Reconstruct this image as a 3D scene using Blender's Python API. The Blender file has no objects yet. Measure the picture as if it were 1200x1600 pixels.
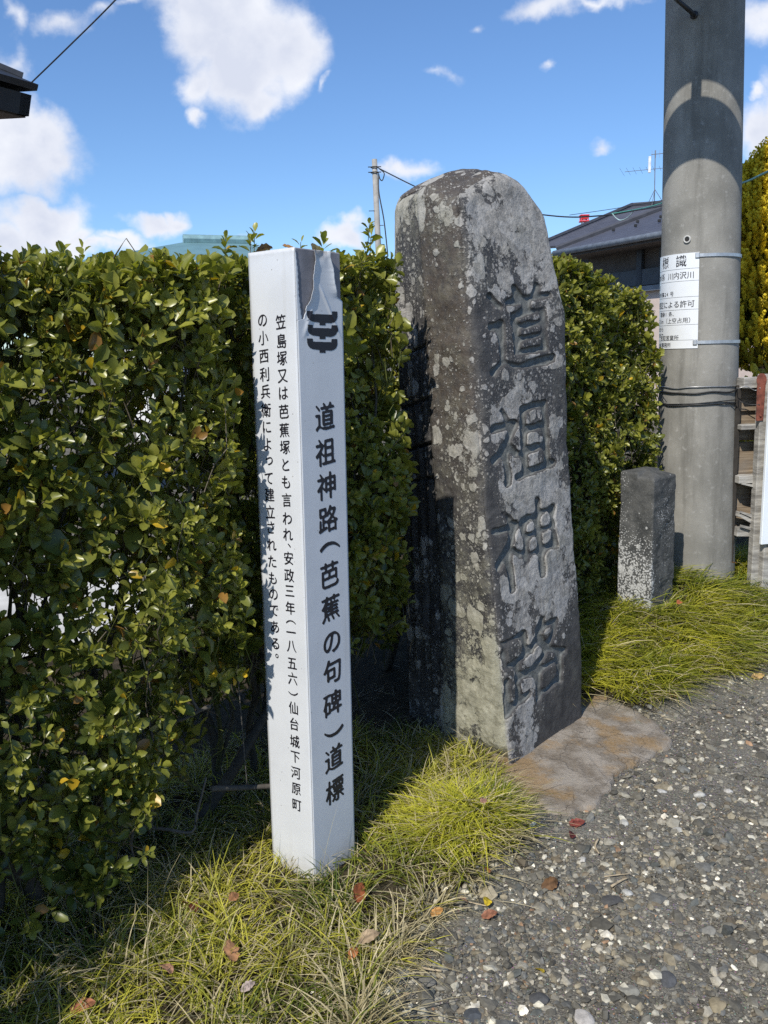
import bpy, math, random
import numpy as np
from mathutils import Vector
rad = math.radians
sc = bpy.context.scene
COL = sc.collection
rng = np.random.default_rng(7)
random.seed(7)

# ------------------------------------------------------------------ camera
H = 1.55
PITCH, ROLL, FPX = rad(10.5), rad(1.5), 1340.0
cf = np.array([0, math.cos(PITCH), -math.sin(PITCH)])
R0 = np.array([1.0, 0, 0]); U0 = np.array([0, math.sin(PITCH), math.cos(PITCH)])
cr = math.cos(ROLL) * R0 - math.sin(ROLL) * U0
cu = math.sin(ROLL) * R0 + math.cos(ROLL) * U0
EYE = np.array([0, 0, H])
cam = bpy.data.cameras.new('camera')
cam.sensor_fit = 'VERTICAL'; cam.sensor_height = 36; cam.sensor_width = 27
cam.lens = 36 * FPX / 1600
cam.clip_start = 0.05; cam.clip_end = 2000
co = bpy.data.objects.new('camera', cam); COL.objects.link(co)
from mathutils import Matrix
M = Matrix(((cr[0], cu[0], -cf[0], 0), (cr[1], cu[1], -cf[1], 0), (cr[2], cu[2], -cf[2], H), (0, 0, 0, 1)))
co.matrix_world = M
sc.camera = co

# ------------------------------------------------------------------ sun, sky, exposure
SUN_AZ, SUN_EL = rad(-27), rad(45)      # behind the camera, to its left
sdir = np.array([math.sin(SUN_AZ) * math.cos(SUN_EL), -math.cos(SUN_AZ) * math.cos(SUN_EL), math.sin(SUN_EL)])
sun = bpy.data.lights.new('sun', 'SUN'); sun.energy = 4.7; sun.angle = rad(0.53); sun.color = (1, 0.95, 0.86)
so = bpy.data.objects.new('sun', sun); COL.objects.link(so)
so.rotation_euler = Vector(sdir).to_track_quat('Z', 'Y').to_euler()
so.location = (-3, -5, 8)
sc.view_settings.view_transform = 'Standard'
try: sc.view_settings.look = 'None'
except Exception: pass
sc.view_settings.exposure = 0.12
sc.view_settings.gamma = 1

def ray(px, py):
    return cf * FPX + cr * (px - 600) - cu * (py - 800)
def P(px, py, D):                       # point seen at a photo pixel, D metres ahead
    r = ray(px, py); return EYE + r * (D / r[1])
def PZ(px, py, z=0.0):                  # the same, on the level z
    r = ray(px, py); return EYE + r * ((z - H) / r[2])
def proj(p):
    d = np.asarray(p, float) - EYE
    z = d @ cf
    return np.stack([600 + FPX * (d @ cr) / z, 800 - FPX * (d @ cu) / z], -1)

world = bpy.data.worlds.new('World'); sc.world = world; world.use_nodes = True
wt = world.node_tree
sc.cycles.use_denoising = False
bg = wt.nodes['Background']; bg.inputs[1].default_value = 0.11
def wn(t, **k):
    n = wt.nodes.new(t)
    for a, b in k.items(): setattr(n, a, b)
    return n
sky = wn('ShaderNodeTexSky', sky_type='NISHITA', sun_disc=False, sun_elevation=SUN_EL,
         sun_rotation=rad(180) - SUN_AZ)
sky.air_density = 1.0; sky.dust_density = 0.25; sky.ozone_density = 4.0
def link(a, b): wt.links.new(a, b)
def wm(op, a, b=None, c=None):
    n = wn('ShaderNodeMath', operation=op)
    for i, v in enumerate((a, b, c)):
        if v is None: continue
        if isinstance(v, (int, float)): n.inputs[i].default_value = v
        else: link(v, n.inputs[i])
    return n.outputs[0]
tc = wn('ShaderNodeTexCoord'); sp = wn('ShaderNodeSeparateXYZ'); link(tc.outputs['Generated'], sp.inputs[0])
yy = wm('MAXIMUM', sp.outputs[1], 0.05)
cu_, cv_ = wm('DIVIDE', sp.outputs[0], yy), wm('DIVIDE', sp.outputs[2], yy)
cx = wn('ShaderNodeCombineXYZ'); link(cu_, cx.inputs[0]); link(cv_, cx.inputs[1])
def noise(vec, scale, detail=8, rough=0.6, lac=2.0):
    n = wn('ShaderNodeTexNoise'); link(vec, n.inputs['Vector'])
    n.inputs['Scale'].default_value = scale; n.inputs['Detail'].default_value = detail
    n.inputs['Roughness'].default_value = rough
    return n.outputs[0]
# cumulus heaps: photo pixel centre, half width, half height, weight
BLOBS = [(388, 62, 104, 92, 1), (325, 35, 75, 70, 1), (440, 75, 65, 75, 1), (370, 120, 80, 65, .95), (415, 145, 60, 45, .85),
         (305, 135, 40, 60, .85), (300, 185, 30, 22, .7), (345, 0, 100, 55, 1), (455, 110, 50, 55, .8), (510, 125, 14, 14, .5),
         (30, 230, 95, 60, 1), (60, 205, 62, 52, 1), (15, 185, 60, 50, 1), (85, 240, 45, 38, .85), (-30, 230, 90, 70, 1),
         (70, 345, 80, 45, 1), (110, 365, 60, 30, .9), (10, 380, 80, 36, .9), (55, 325, 42, 30, 1), (180, 372, 60, 20, .75), (140, 385, 120, 24, .85),
         (245, 345, 50, 22, .9), (275, 334, 28, 20, .9), (535, 367, 46, 22, .95), (370, 378, 34, 16, .6),
         (640, 254, 46, 17, .62), (610, 250, 40, 14, .5), (1185, 205, 50, 60, .9), (1230, 180, 60, 80, .95), (1172, 145, 20, 20, .7),
         (1200, 20, 70, 40, .62), (950, 225, 25, 14, .42), (850, 8, 60, 22, .6), (930, 5, 110, 14, .5), (690, 105, 50, 20, .42), (740, 45, 20, 20, .38), (855, 90, 22, 14, .4),
         (15, 30, 22, 45, .5), (100, 40, 80, 28, .46), (20, 105, 34, 40, .5), (160, 30, 40, 30, .45), (200, 5, 60, 20, .42)]
warp = wn('ShaderNodeVectorMath', operation='ADD'); link(cx.outputs[0], warp.inputs[0])
nz = wn('ShaderNodeTexNoise'); link(cx.outputs[0], nz.inputs['Vector']); nz.inputs['Scale'].default_value = 14; nz.inputs['Detail'].default_value = 5
ws = wn('ShaderNodeVectorMath', operation='SUBTRACT'); link(nz.outputs['Color'], ws.inputs[0]); ws.inputs[1].default_value = (.5, .5, .5)
w2 = wn('ShaderNodeVectorMath', operation='SCALE'); link(ws.outputs[0], w2.inputs[0]); w2.inputs['Scale'].default_value = 0.085
link(w2.outputs[0], warp.inputs[1])
acc = None; shade = None
for (bx, by, bw, bh, wgt) in BLOBS:
    p = ray(bx, by); u0, v0 = p[0] / p[1], p[2] / p[1]
    q = ray(bx + bw, by); q2 = ray(bx, by - bh)
    a = abs(q[0] / q[1] - u0); b = abs(q2[2] / q2[1] - v0)
    s1 = wn('ShaderNodeVectorMath', operation='SUBTRACT'); link(warp.outputs[0], s1.inputs[0]); s1.inputs[1].default_value = (u0, v0, 0)
    s2 = wn('ShaderNodeVectorMath', operation='MULTIPLY'); link(s1.outputs[0], s2.inputs[0]); s2.inputs[1].default_value = (1 / a, 1 / b, 0)
    s3 = wn('ShaderNodeVectorMath', operation='LENGTH'); link(s2.outputs[0], s3.inputs[0])
    d = wm('SUBTRACT', wgt, wm('MULTIPLY', s3.outputs['Value'], 0.75 if wgt > .65 else .42))
    acc = d if acc is None else wm('SMOOTH_MAX', acc, d, 0.08)
n1 = noise(cx.outputs[0], 8, 12, 0.66)
dens = wm('ADD', acc, wm('MULTIPLY', wm('SUBTRACT', n1, 0.5), 1.15))
mr = wn('ShaderNodeMapRange', interpolation_type='SMOOTHSTEP'); link(dens, mr.inputs[0])
mr.inputs[1].default_value = 0.06; mr.inputs[2].default_value = 0.62
# self shadow of the heaps: thicker middle and base go grey
off = wn('ShaderNodeVectorMath', operation='ADD'); link(cx.outputs[0], off.inputs[0]); off.inputs[1].default_value = (.02, -.03, 0)
n2 = noise(off.outputs[0], 9, 7, 0.55)
sh = wn('ShaderNodeMapRange'); link(wm('ADD', wm('MULTIPLY', dens, 0.22), wm('MULTIPLY', n2, 0.9)), sh.inputs[0])
sh.inputs[1].default_value = 0.35; sh.inputs[2].default_value = 0.72
cm = wn('ShaderNodeMix', data_type='RGBA'); link(sh.outputs[0], cm.inputs[0])
cm.inputs[6].default_value = (8.9, 9.0, 9.3, 1); cm.inputs[7].default_value = (5.9, 6.3, 7.4, 1)
tint = wn('ShaderNodeMix', data_type='RGBA', blend_type='MULTIPLY'); tint.inputs[0].default_value = 1
link(sky.outputs[0], tint.inputs[6]); tint.inputs[7].default_value = (0.92, 1.10, 1.30, 1)
mx = wn('ShaderNodeMix', data_type='RGBA'); link(mr.outputs[0], mx.inputs[0])
link(tint.outputs[2], mx.inputs[6]); link(cm.outputs[2], mx.inputs[7])
link(mx.outputs[2], bg.inputs[0])

# ------------------------------------------------------------------ helpers
def vnoise(p, seed=0):
    p = np.asarray(p, float); f = np.floor(p).astype(np.int64); t = p - f; t = t * t * (3 - 2 * t)
    out = 0
    for i in (0, 1):
        for j in (0, 1):
            for k in (0, 1):
                h = ((f[..., 0] + i) * 73856093) ^ ((f[..., 1] + j) * 19349663) ^ ((f[..., 2] + k) * 83492791) ^ (seed * 2654435761)
                h = h & 0xffffffff; h = ((h ^ (h >> 13)) * 1274126177) & 0xffffffff; h ^= h >> 16
                h = (h * 2246822519) & 0xffffffff
                v = (h & 0xffff) / 32767.5 - 1
                out = out + v * (t[..., 0] if i else 1 - t[..., 0]) * (t[..., 1] if j else 1 - t[..., 1]) * (t[..., 2] if k else 1 - t[..., 2])
    return out
def fbm(p, oct=4, seed=0, gain=.5):
    p = np.asarray(p, float); a, s, o = 1, 0, 0
    for k in range(oct):
        o = o + a * vnoise(p, seed + k); s += a; a *= gain; p = p * 2.03 + 11.3
    return o / s
def smooth(a, b, x):
    t = np.clip((np.asarray(x, float) - a) / (b - a), 0, 1); return t * t * (3 - 2 * t)
def unit(v):
    v = np.asarray(v, float); return v / np.maximum(np.linalg.norm(v, axis=-1, keepdims=True), 1e-9)

def meshdata(name, V, faces, smooth_=True, col=None, attrs=None):
    """faces: list of int arrays, each (n, k)"""
    me = bpy.data.meshes.new(name)
    V = np.asarray(V, np.float32)
    if not isinstance(faces, (list, tuple)): faces = [faces]
    faces = [np.asarray(f, np.int32) for f in faces if len(f)]
    me.vertices.add(len(V)); me.vertices.foreach_set('co', V.ravel())
    nl = sum(f.size for f in faces); nf = sum(len(f) for f in faces)
    me.loops.add(nl); me.loops.foreach_set('vertex_index', np.concatenate([f.ravel() for f in faces]))
    me.polygons.add(nf)
    tot = np.concatenate([np.full(len(f), f.shape[1], np.int32) for f in faces])
    st = np.concatenate([[0], np.cumsum(tot)[:-1]]).astype(np.int32)
    me.polygons.foreach_set('loop_start', st)
    me.polygons.foreach_set('use_smooth', np.full(nf, smooth_, bool))
    if col is not None:
        a = me.color_attributes.new('Col', 'FLOAT_COLOR', 'POINT')
        c = np.ones((len(V), 4), np.float32); c[:, :3] = col; a.data.foreach_set('color', c.ravel())
    for k, v in (attrs or {}).items():
        a = me.attributes.new(k, 'FLOAT', 'POINT'); a.data.foreach_set('value', np.asarray(v, np.float32))
    me.update(calc_edges=True); me.validate()
    return me
def link_ob(name, me, mat=None, parent=None):
    o = bpy.data.objects.new(name, me); COL.objects.link(o)
    if mat: me.materials.append(mat)
    if parent: o.parent = parent
    return o
def ob(name, V, faces, mat, parent=None, smooth_=True, col=None, attrs=None):
    if parent is not None: V = np.asarray(V, float) - np.array(parent.location)
    return link_ob(name, meshdata(name, V, faces, smooth_, col, attrs), mat, parent)
def empty(name, loc=(0, 0, 0)):
    o = bpy.data.objects.new(name, None); o.empty_display_size = .1; o.location = loc; COL.objects.link(o); return o
def tag(o, label=None, cat=None, group=None, kind=None):
    if label: o['label'] = label
    if cat: o['category'] = cat
    if group: o['group'] = group
    if kind: o['kind'] = kind
    return o

class MB:                                # collects pieces of one mesh
    def __init__(s): s.V = []; s.F = []; s.C = []; s.n = 0
    def add(s, V, faces, col=None):
        V = np.asarray(V, float)
        if not isinstance(faces, (list, tuple)): faces = [faces]
        for f in faces: s.F.append(np.asarray(f, np.int64) + s.n)
        s.V.append(V); s.n += len(V)
        s.C.append(np.broadcast_to(np.asarray(col if col is not None else (1, 1, 1), float), (len(V), 3)))
        return s
    def box(s, c, size, ax=None, col=None, bevel=0.0):
        ax = np.eye(3) if ax is None else np.asarray(ax, float)
        hx, hy, hz = np.array(size) / 2
        b = min(bevel, hx * .9, hy * .9, hz * .9)
        if b <= 0:
            v = np.array([(x, y, z) for x in (-hx, hx) for y in (-hy, hy) for z in (-hz, hz)])
            f = np.array([(0, 1, 3, 2), (4, 6, 7, 5), (0, 4, 5, 1), (2, 3, 7, 6), (0, 2, 6, 4), (1, 5, 7, 3)])
            return s.add(np.array(c) + v @ ax, f, col)
        v = []; idx = {}
        for x in (-1, 1):
            for y in (-1, 1):
                for z in (-1, 1):
                    for k in range(3):
                        p = [x * (hx - b), y * (hy - b), z * (hz - b)]; p[k] = (x, y, z)[k] * (hx, hy, hz)[k]
                        idx[(x, y, z, k)] = len(v); v.append(p)
        q = []; t = []
        for k in range(3):
            a, b2 = [i for i in range(3) if i != k]
            for sg in (-1, 1):
                def g(i, j):
                    d = [0, 0, 0]; d[k] = sg; d[a] = i; d[b2] = j; return idx[(d[0], d[1], d[2], k)]
                q.append((g(-1, -1), g(1, -1), g(1, 1), g(-1, 1)))
        for k in range(3):
            a, b2 = [i for i in range(3) if i != k]
            for i in (-1, 1):
                for j in (-1, 1):
                    def g(sk, kk):
                        d = [0, 0, 0]; d[k] = sk; d[a] = i; d[b2] = j; return idx[(d[0], d[1], d[2], kk)]
                    q.append((g(-1, a), g(1, a), g(1, b2), g(-1, b2)))
        for x in (-1, 1):
            for y in (-1, 1):
                for z in (-1, 1): t.append([idx[(x, y, z, k)] for k in range(3)])
        return s.add(np.array(c) + np.array(v) @ ax, [np.array(q), np.array(t)], col)
    def tube(s, pts, r, n=6, col=None, cap=True):
        pts = np.asarray(pts, float); m = len(pts); r = np.broadcast_to(np.asarray(r, float), (m,))
        T = unit(np.gradient(pts, axis=0)); up = np.array([0.31, 0.17, .93])
        A = unit(np.cross(T, up)); B = np.cross(T, A)
        th = np.arange(n) / n * 2 * np.pi
        V = pts[:, None] + r[:, None, None] * (np.cos(th)[None, :, None] * A[:, None] + np.sin(th)[None, :, None] * B[:, None])
        i = np.arange(m - 1)[:, None] * n; j = np.arange(n)[None]; k = (j + 1) % n
        F = np.stack([i + j, i + k, i + n + k, i + n + j], -1).reshape(-1, 4)
        fs = [F]
        if cap: fs += [np.arange(n)[None, ::-1], ((m - 1) * n + np.arange(n))[None]]
        return s.add(V.reshape(-1, 3), fs, col)
    def prism(s, poly, d, col=None):     # poly (n,3) extruded by vector d
        poly = np.asarray(poly, float); n = len(poly)
        j = np.arange(n); k = (j + 1) % n
        return s.add(np.concatenate([poly, poly + np.asarray(d, float)]),
                     [np.arange(n)[None, ::-1], (n + j)[None], np.stack([j, k, n + k, n + j], -1)], col)
    def build(s, name, mat, parent=None, smooth_=False, usecol=False):
        by = {}
        for f in s.F: by.setdefault(f.shape[1], []).append(f)
        fs = [np.concatenate(v) for v in by.values()]
        return ob(name, np.concatenate(s.V), fs, mat, parent, smooth_, np.concatenate(s.C) if usecol else None)

# ------------------------------------------------------------------ materials
class NT:
    def __init__(s, name):
        s.m = bpy.data.materials.new(name); s.m.use_nodes = True; s.t = s.m.node_tree
        s.b = s.t.nodes['Principled BSDF']; s.o = s.t.nodes['Material Output']
    def n(s, t, **k):
        x = s.t.nodes.new(t)
        for a, b in k.items(): setattr(x, a, b)
        return x
    def set(s, sock, v):
        if isinstance(v, (int, float)): sock.default_value = v
        elif isinstance(v, tuple): sock.default_value = v if len(v) == len(sock.default_value) else tuple(v) + (1,)
        else: s.t.links.new(v, sock)
    def math(s, op, a, b=None, c=None, clamp=False):
        x = s.n('ShaderNodeMath', operation=op, use_clamp=clamp)
        for i, v in enumerate((a, b, c)):
            if v is not None: s.set(x.inputs[i], v)
        return x.outputs[0]
    def mix(s, f, a, b, mode='MIX'):
        x = s.n('ShaderNodeMix', data_type='RGBA', blend_type=mode)
        s.set(x.inputs[0], f); s.set(x.inputs[6], a); s.set(x.inputs[7], b); return x.outputs[2]
    def ramp(s, v, a, b, lo=0.0, hi=1.0):
        x = s.n('ShaderNodeMapRange', interpolation_type='SMOOTHSTEP'); s.set(x.inputs[0], v)
        for i, q in enumerate((a, b, lo, hi)): s.set(x.inputs[1 + i], q)
        return x.outputs[0]
    def coord(s, scale=(1, 1, 1), kind='Object'):
        c = s.n('ShaderNodeTexCoord'); m = s.n('ShaderNodeMapping'); s.t.links.new(c.outputs[kind], m.inputs[0])
        m.inputs['Scale'].default_value = scale; return m.outputs[0]
    def noise(s, vec, scale, detail=5, rough=.55):
        x = s.n('ShaderNodeTexNoise'); s.set(x.inputs['Vector'], vec)
        x.inputs['Scale'].default_value = scale; x.inputs['Detail'].default_value = detail; x.inputs['Roughness'].default_value = rough
        return x.outputs[0]
    def noisec(s, vec, scale, detail=4):
        x = s.n('ShaderNodeTexNoise'); s.set(x.inputs['Vector'], vec)
        x.inputs['Scale'].default_value = scale; x.inputs['Detail'].default_value = detail
        return x.outputs['Color']
    def voro(s, vec, scale, feat='F1', rnd=1.0):
        x = s.n('ShaderNodeTexVoronoi', feature=feat); s.set(x.inputs['Vector'], vec)
        x.inputs['Scale'].default_value = scale; x.inputs['Randomness'].default_value = rnd
        return x
    def attr(s, name, out='Fac'):
        return s.n('ShaderNodeAttribute', attribute_name=name).outputs[out]
    def bump(s, h, strength=.5, dist=.01):
        x = s.n('ShaderNodeBump'); x.inputs['Strength'].default_value = strength; x.inputs['Distance'].default_value = dist
        s.set(x.inputs['Height'], h); s.t.links.new(x.outputs[0], s.b.inputs['Normal']); return x
    def base(s, c, rough=.8, metal=0.0, spec=None):
        s.set(s.b.inputs['Base Color'], c); s.set(s.b.inputs['Roughness'], rough); s.set(s.b.inputs['Metallic'], metal)
        if spec is not None: s.set(s.b.inputs['Specular IOR Level'], spec)
        return s

def plain(name, c, rough=.7, var=.18, scale=8, metal=0.0, bump=.0, stretch=(1, 1, 1)):
    t = NT(name); v = t.coord(stretch)
    n = t.noise(v, scale, 6)
    c2 = tuple(x * (1 - var) for x in c); c1 = tuple(min(1, x * (1 + var)) for x in c)
    t.base(t.mix(t.ramp(n, .3, .7), c2, c1), rough, metal)
    if bump: t.bump(t.noise(v, scale * 4, 6), bump, .004)
    return t.m
def leafmat(name, transl=.35, rough=.38, spec=.5, gain=1.0):
    t = NT(name); c = t.attr('Col', 'Color')
    vc = t.noise(t.coord(), 60, 3)
    c = t.mix(t.ramp(vc, .3, .7), t.mix(.18, c, (0, 0, 0)), c)
    t.base(c, rough, 0, spec)
    tr = t.n('ShaderNodeBsdfTranslucent'); t.set(tr.inputs[0], t.mix(1.0, c, (1.25 * gain, 1.35 * gain, .55 * gain), 'MULTIPLY'))
    ms = t.n('ShaderNodeMixShader'); ms.inputs[0].default_value = transl
    t.t.links.new(t.b.outputs[0], ms.inputs[1]); t.t.links.new(tr.outputs[0], ms.inputs[2])
    t.t.links.new(ms.outputs[0], t.o.inputs[0]); return t.m
def vcol(name, rough=.85, spec=.3, bump=0, var=.0, scale=40):
    t = NT(name); c = t.attr('Col', 'Color'); v = t.coord()
    n = t.noise(v, scale, 4)
    t.base(t.mix(t.ramp(n, .25, .75), t.mix(var, c, (0, 0, 0)), c), rough, 0, spec)
    if bump: t.bump(t.noise(v, scale * 3, 4), bump, .003)
    return t.m

# ------------------------------------------------------------------ lettering: glyph outlines -> clean strips
GL = {}
def glyph(ch, N=72):
    """coverage of one character in its em box, rows from the top"""
    if (ch, N) in GL: return GL[(ch, N)]
    c = bpy.data.curves.new('t', 'FONT'); c.body = ch; c.size = 1
    o = bpy.data.objects.new('t', c); COL.objects.link(o); bpy.context.view_layer.update()
    e = o.evaluated_get(bpy.context.evaluated_depsgraph_get()); m = e.to_mesh(); m.calc_loop_triangles()
    vs = np.array([v.co[:2] for v in m.vertices]).reshape(-1, 2); ts = np.array([t.vertices[:] for t in m.loop_triangles])
    e.to_mesh_clear(); bpy.data.objects.remove(o); bpy.data.curves.remove(c)
    S = 2; n = N * S; A = np.zeros((n, n), np.float32); pad = .10
    # em box x 0..1, y -0.12..0.88, with a margin
    q = np.stack([(vs[:, 0] + pad) / (1 + 2 * pad) * n, (0.88 + pad - vs[:, 1]) / (1 + 2 * pad) * n], -1)
    for a, b, d in (q[ts] if len(ts) else []):
        x0, x1 = int(max(0, min(a[0], b[0], d[0]) - 1)), int(min(n, max(a[0], b[0], d[0]) + 2))
        y0, y1 = int(max(0, min(a[1], b[1], d[1]) - 1)), int(min(n, max(a[1], b[1], d[1]) + 2))
        if x1 <= x0 or y1 <= y0: continue
        X, Y = np.meshgrid(np.arange(x0, x1) + .5, np.arange(y0, y1) + .5)
        def ed(p, r): return (r[0] - p[0]) * (Y - p[1]) - (r[1] - p[1]) * (X - p[0])
        e1, e2, e3 = ed(a, b), ed(b, d), ed(d, a)
        ins = ((e1 >= -1e-6) & (e2 >= -1e-6) & (e3 >= -1e-6)) | ((e1 <= 1e-6) & (e2 <= 1e-6) & (e3 <= 1e-6))
        A[y0:y1, x0:x1] = np.maximum(A[y0:y1, x0:x1], ins)
    A = A.reshape(N, S, N, S).mean((1, 3)); GL[(ch, N)] = A
    return A
def gblur(A, s):
    r = int(3 * s) + 1; k = np.exp(-.5 * (np.arange(-r, r + 1) / s) ** 2); k /= k.sum()
    B = np.pad(A, r)
    B = sum(k[i] * B[i:i + A.shape[0]] for i in range(2 * r + 1))
    return sum(k[i] * B[:, i:i + A.shape[1]] for i in range(2 * r + 1))
def shift(A, dx, dy):
    B = np.zeros_like(A); h, w = A.shape
    xs, ys = int(round(dx)), int(round(dy))
    B[max(0, ys):h + min(0, ys), max(0, xs):w + min(0, xs)] = A[max(0, -ys):h - max(0, ys), max(0, -xs):w - max(0, xs)]
    return B
def brush(ch, weight=.05, ang=-50, N=72, slant=.10, wob=.12, seed=0, turn=False):
    """a sans glyph swept with a slanted flat nib: strokes swell and taper like brush writing"""
    A = glyph(ch, N)
    if turn: A = np.rot90(A, -1)
    B = A.copy(); L = weight * N; a = math.radians(ang)
    for t in np.linspace(-.5, .5, max(3, int(L) + 2)): B = np.maximum(B, shift(A, L * t * math.cos(a), -L * t * math.sin(a)))
    h = w = N; X, Y = np.meshgrid(np.arange(w), np.arange(h))
    yy2 = Y + slant * (X - w / 2)                       # strokes climb to the right
    y0 = np.clip(np.floor(yy2).astype(int), 0, h - 2); f = np.clip(yy2 - y0, 0, 1)
    B = B[y0, X] * (1 - f) + B[y0 + 1, X] * f
    B = gblur(B, N / 62.0)
    p = np.stack([X / 7.0, Y / 7.0, np.full_like(X, seed * 3.7, float)], -1)
    return B + wob * vnoise(p, 5 + seed) * (B > .05)
def strips(A, th=.5):
    """quads (x0, x1, y0, y1) in units of the padded em box, y down"""
    h, w = A.shape; out = []
    for r in range(h):
        a = A[r]; on = a > th
        if not on.any(): continue
        d = np.diff(np.concatenate([[0], on.astype(int), [0]])); st = np.where(d == 1)[0]; en = np.where(d == -1)[0]
        for s0, e0 in zip(st, en):
            x0 = s0 - (a[s0] - th) / max(1e-6, a[s0] - a[s0 - 1]) if s0 > 0 else s0
            x1 = e0 - 1 + (a[e0 - 1] - th) / max(1e-6, a[e0 - 1] - a[e0]) if e0 < w else e0
            out.append((x0 + .5, x1 + .5, r, r + 1))
    q = np.array(out) if out else np.zeros((0, 4))
    return q / np.array([w, w, h, h])
class Ink:
    def __init__(s): s.V = []
    def put(s, A, fn, cx, cy, size, th=.5, sx=1.0, pad=.10):
        """fn maps plane coords (x right, y down, metres) to space"""
        q = strips(A, th); k = size * (1 + 2 * pad)
        x0 = cx + (q[:, 0] - .5) * k * sx; x1 = cx + (q[:, 1] - .5) * k * sx
        y0 = cy + (q[:, 2] - .5) * k; y1 = cy + (q[:, 3] - .5) * k
        V = np.stack([fn(x0, y1), fn(x1, y1), fn(x1, y0), fn(x0, y0)], 1)
        s.V.append(V.reshape(-1, 3))
    def rect(s, fn, x0, x1, y0, y1, n=1):
        xs = np.linspace(x0, x1, n + 1); a, b = xs[:-1], xs[1:]; o = np.ones(n)
        s.V.append(np.stack([fn(a, y1 * o), fn(b, y1 * o), fn(b, y0 * o), fn(a, y0 * o)], 1).reshape(-1, 3))
    def build(s, name, mat, parent):
        V = np.concatenate(s.V); return ob(name, V, np.arange(len(V)).reshape(-1, 4), mat, parent, False)

# ================================================================== lie of the land
HO = np.array([-.4, 2.45]); HS = unit(np.array([.66, .75])); HN = np.array([HS[1], -HS[0]])   # hedge line and its road side
def sq(x, y):
    dx, dy = np.asarray(x) - HO[0], np.asarray(y) - HO[1]
    return dx * HS[0] + dy * HS[1], dx * HN[0] + dy * HN[1]
def xy(s, q): return HO[0] + s * HS[0] + q * HN[0], HO[1] + s * HS[1] + q * HN[1]
ES = np.array([-3, -1.2, -.6, -.29, -.09, .23, .56, .80, 1.0, 1.25, 1.5, 1.75, 2.06, 2.4, 2.74, 3.5, 6])
EQ = np.array([.9, .9, .80, .71, .60, .58, .60, .40, .26, .25, .30, .40, .46, .56, .67, .8, .9])
def edge_q(s): return np.interp(s, ES, EQ)
def gz(x, y):
    s, q = sq(x, y); e = edge_q(s)
    bank = .24 * smooth(1.25, 3.0, s) * (1 - smooth(.02, 1.0, q / np.maximum(e, .05)))
    lip = .010 * (1 - smooth(.75, 1.05, q / e)) * smooth(-1.5, 0, q)
    tuft = .075 * np.exp(-(((s - .50) / .22) ** 2 + ((q - .44) / .15) ** 2))
    far = -.05 * smooth(.6, 3, q)
    return bank + lip + tuft + far - .02 * smooth(0, 1.5, -q)

# ------------------------------------------------------------------ ground sheet
def lattice(cx, cy, near, far, n):
    t = np.linspace(-1, 1, n); w = np.sign(t) * (near * np.abs(t) + (far - near) * np.abs(t) ** 5)
    X, Y = np.meshgrid(cx + w, cy + w); i = np.arange(n * n).reshape(n, n)
    F = np.stack([i[:-1, :-1], i[:-1, 1:], i[1:, 1:], i[1:, :-1]], -1).reshape(-1, 4)
    return X.ravel(), Y.ravel(), F
X, Y, F = lattice(.6, 3.2, 4.5, 900, 400)
Z = gz(X, Y) + .006 * fbm(np.stack([X * 9, Y * 9, X * 0], -1), 3)
s_, q_ = sq(X, Y)
soil = (1 - .75 * smooth(-2.6, -3.0, q_)) * (1 - smooth(-.05, .08, q_ - edge_q(s_) + .06 * vnoise(np.stack([X * 14, Y * 14, X * 0], -1), 3))) 
t = NT('ground_mat'); v = t.coord()
a = t.attr('soil'); fine = t.noise(v, 260, 4, .7); mid = t.noise(v, 22, 6); big = t.noise(v, 2.3, 4)
gr = t.mix(t.ramp(fine, .35, .68), (.10, .093, .076), (.32, .30, .25))
gr = t.mix(t.ramp(mid, .42, .75), gr, (.145, .128, .104))
gr = t.mix(t.ramp(big, .4, .7), gr, t.mix(.35, gr, (.07, .066, .058)))
vo = t.voro(v, 120); gr = t.mix(t.ramp(vo.outputs['Distance'], .30, .05, 0, .75), gr, t.mix(.5, vo.outputs['Color'], (.24, .235, .21)))
so_ = t.mix(t.ramp(mid, .3, .7), (.020, .016, .010), (.065, .048, .028))
so_ = t.mix(t.ramp(fine, .45, .75), so_, (.10, .085, .045))
t.base(t.mix(a, gr, so_), .95, 0, .2)
t.bump(t.math('ADD', t.math('MULTIPLY', fine, .6), t.math('MULTIPLY', vo.outputs['Distance'], -.5)), .8, .012)
ground = ob('ground', np.stack([X, Y, Z], -1), F, t.m, None, True, None, {'soil': soil}); tag(ground, kind='structure')
# pale yard behind the hedge
bl = [xy(-14, -2.4), xy(30, -2.4), xy(30, -26), xy(-14, -26)]
N = 30
A_, B_ = np.meshgrid(np.linspace(-14, 30, N), np.linspace(-2.4, -26, N)); X, Y = xy(A_.ravel(), B_.ravel())
i = np.arange(N * N).reshape(N, N); F = np.stack([i[:-1, :-1], i[1:, :-1], i[1:, 1:], i[:-1, 1:]], -1).reshape(-1, 4)
yard = ob('yard', np.stack([X, Y, np.full_like(X, .015)], -1), F, plain('yard_mat', (.50, .49, .46), .9, .2, 3, bump=.3), None); tag(yard, kind='structure')

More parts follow.
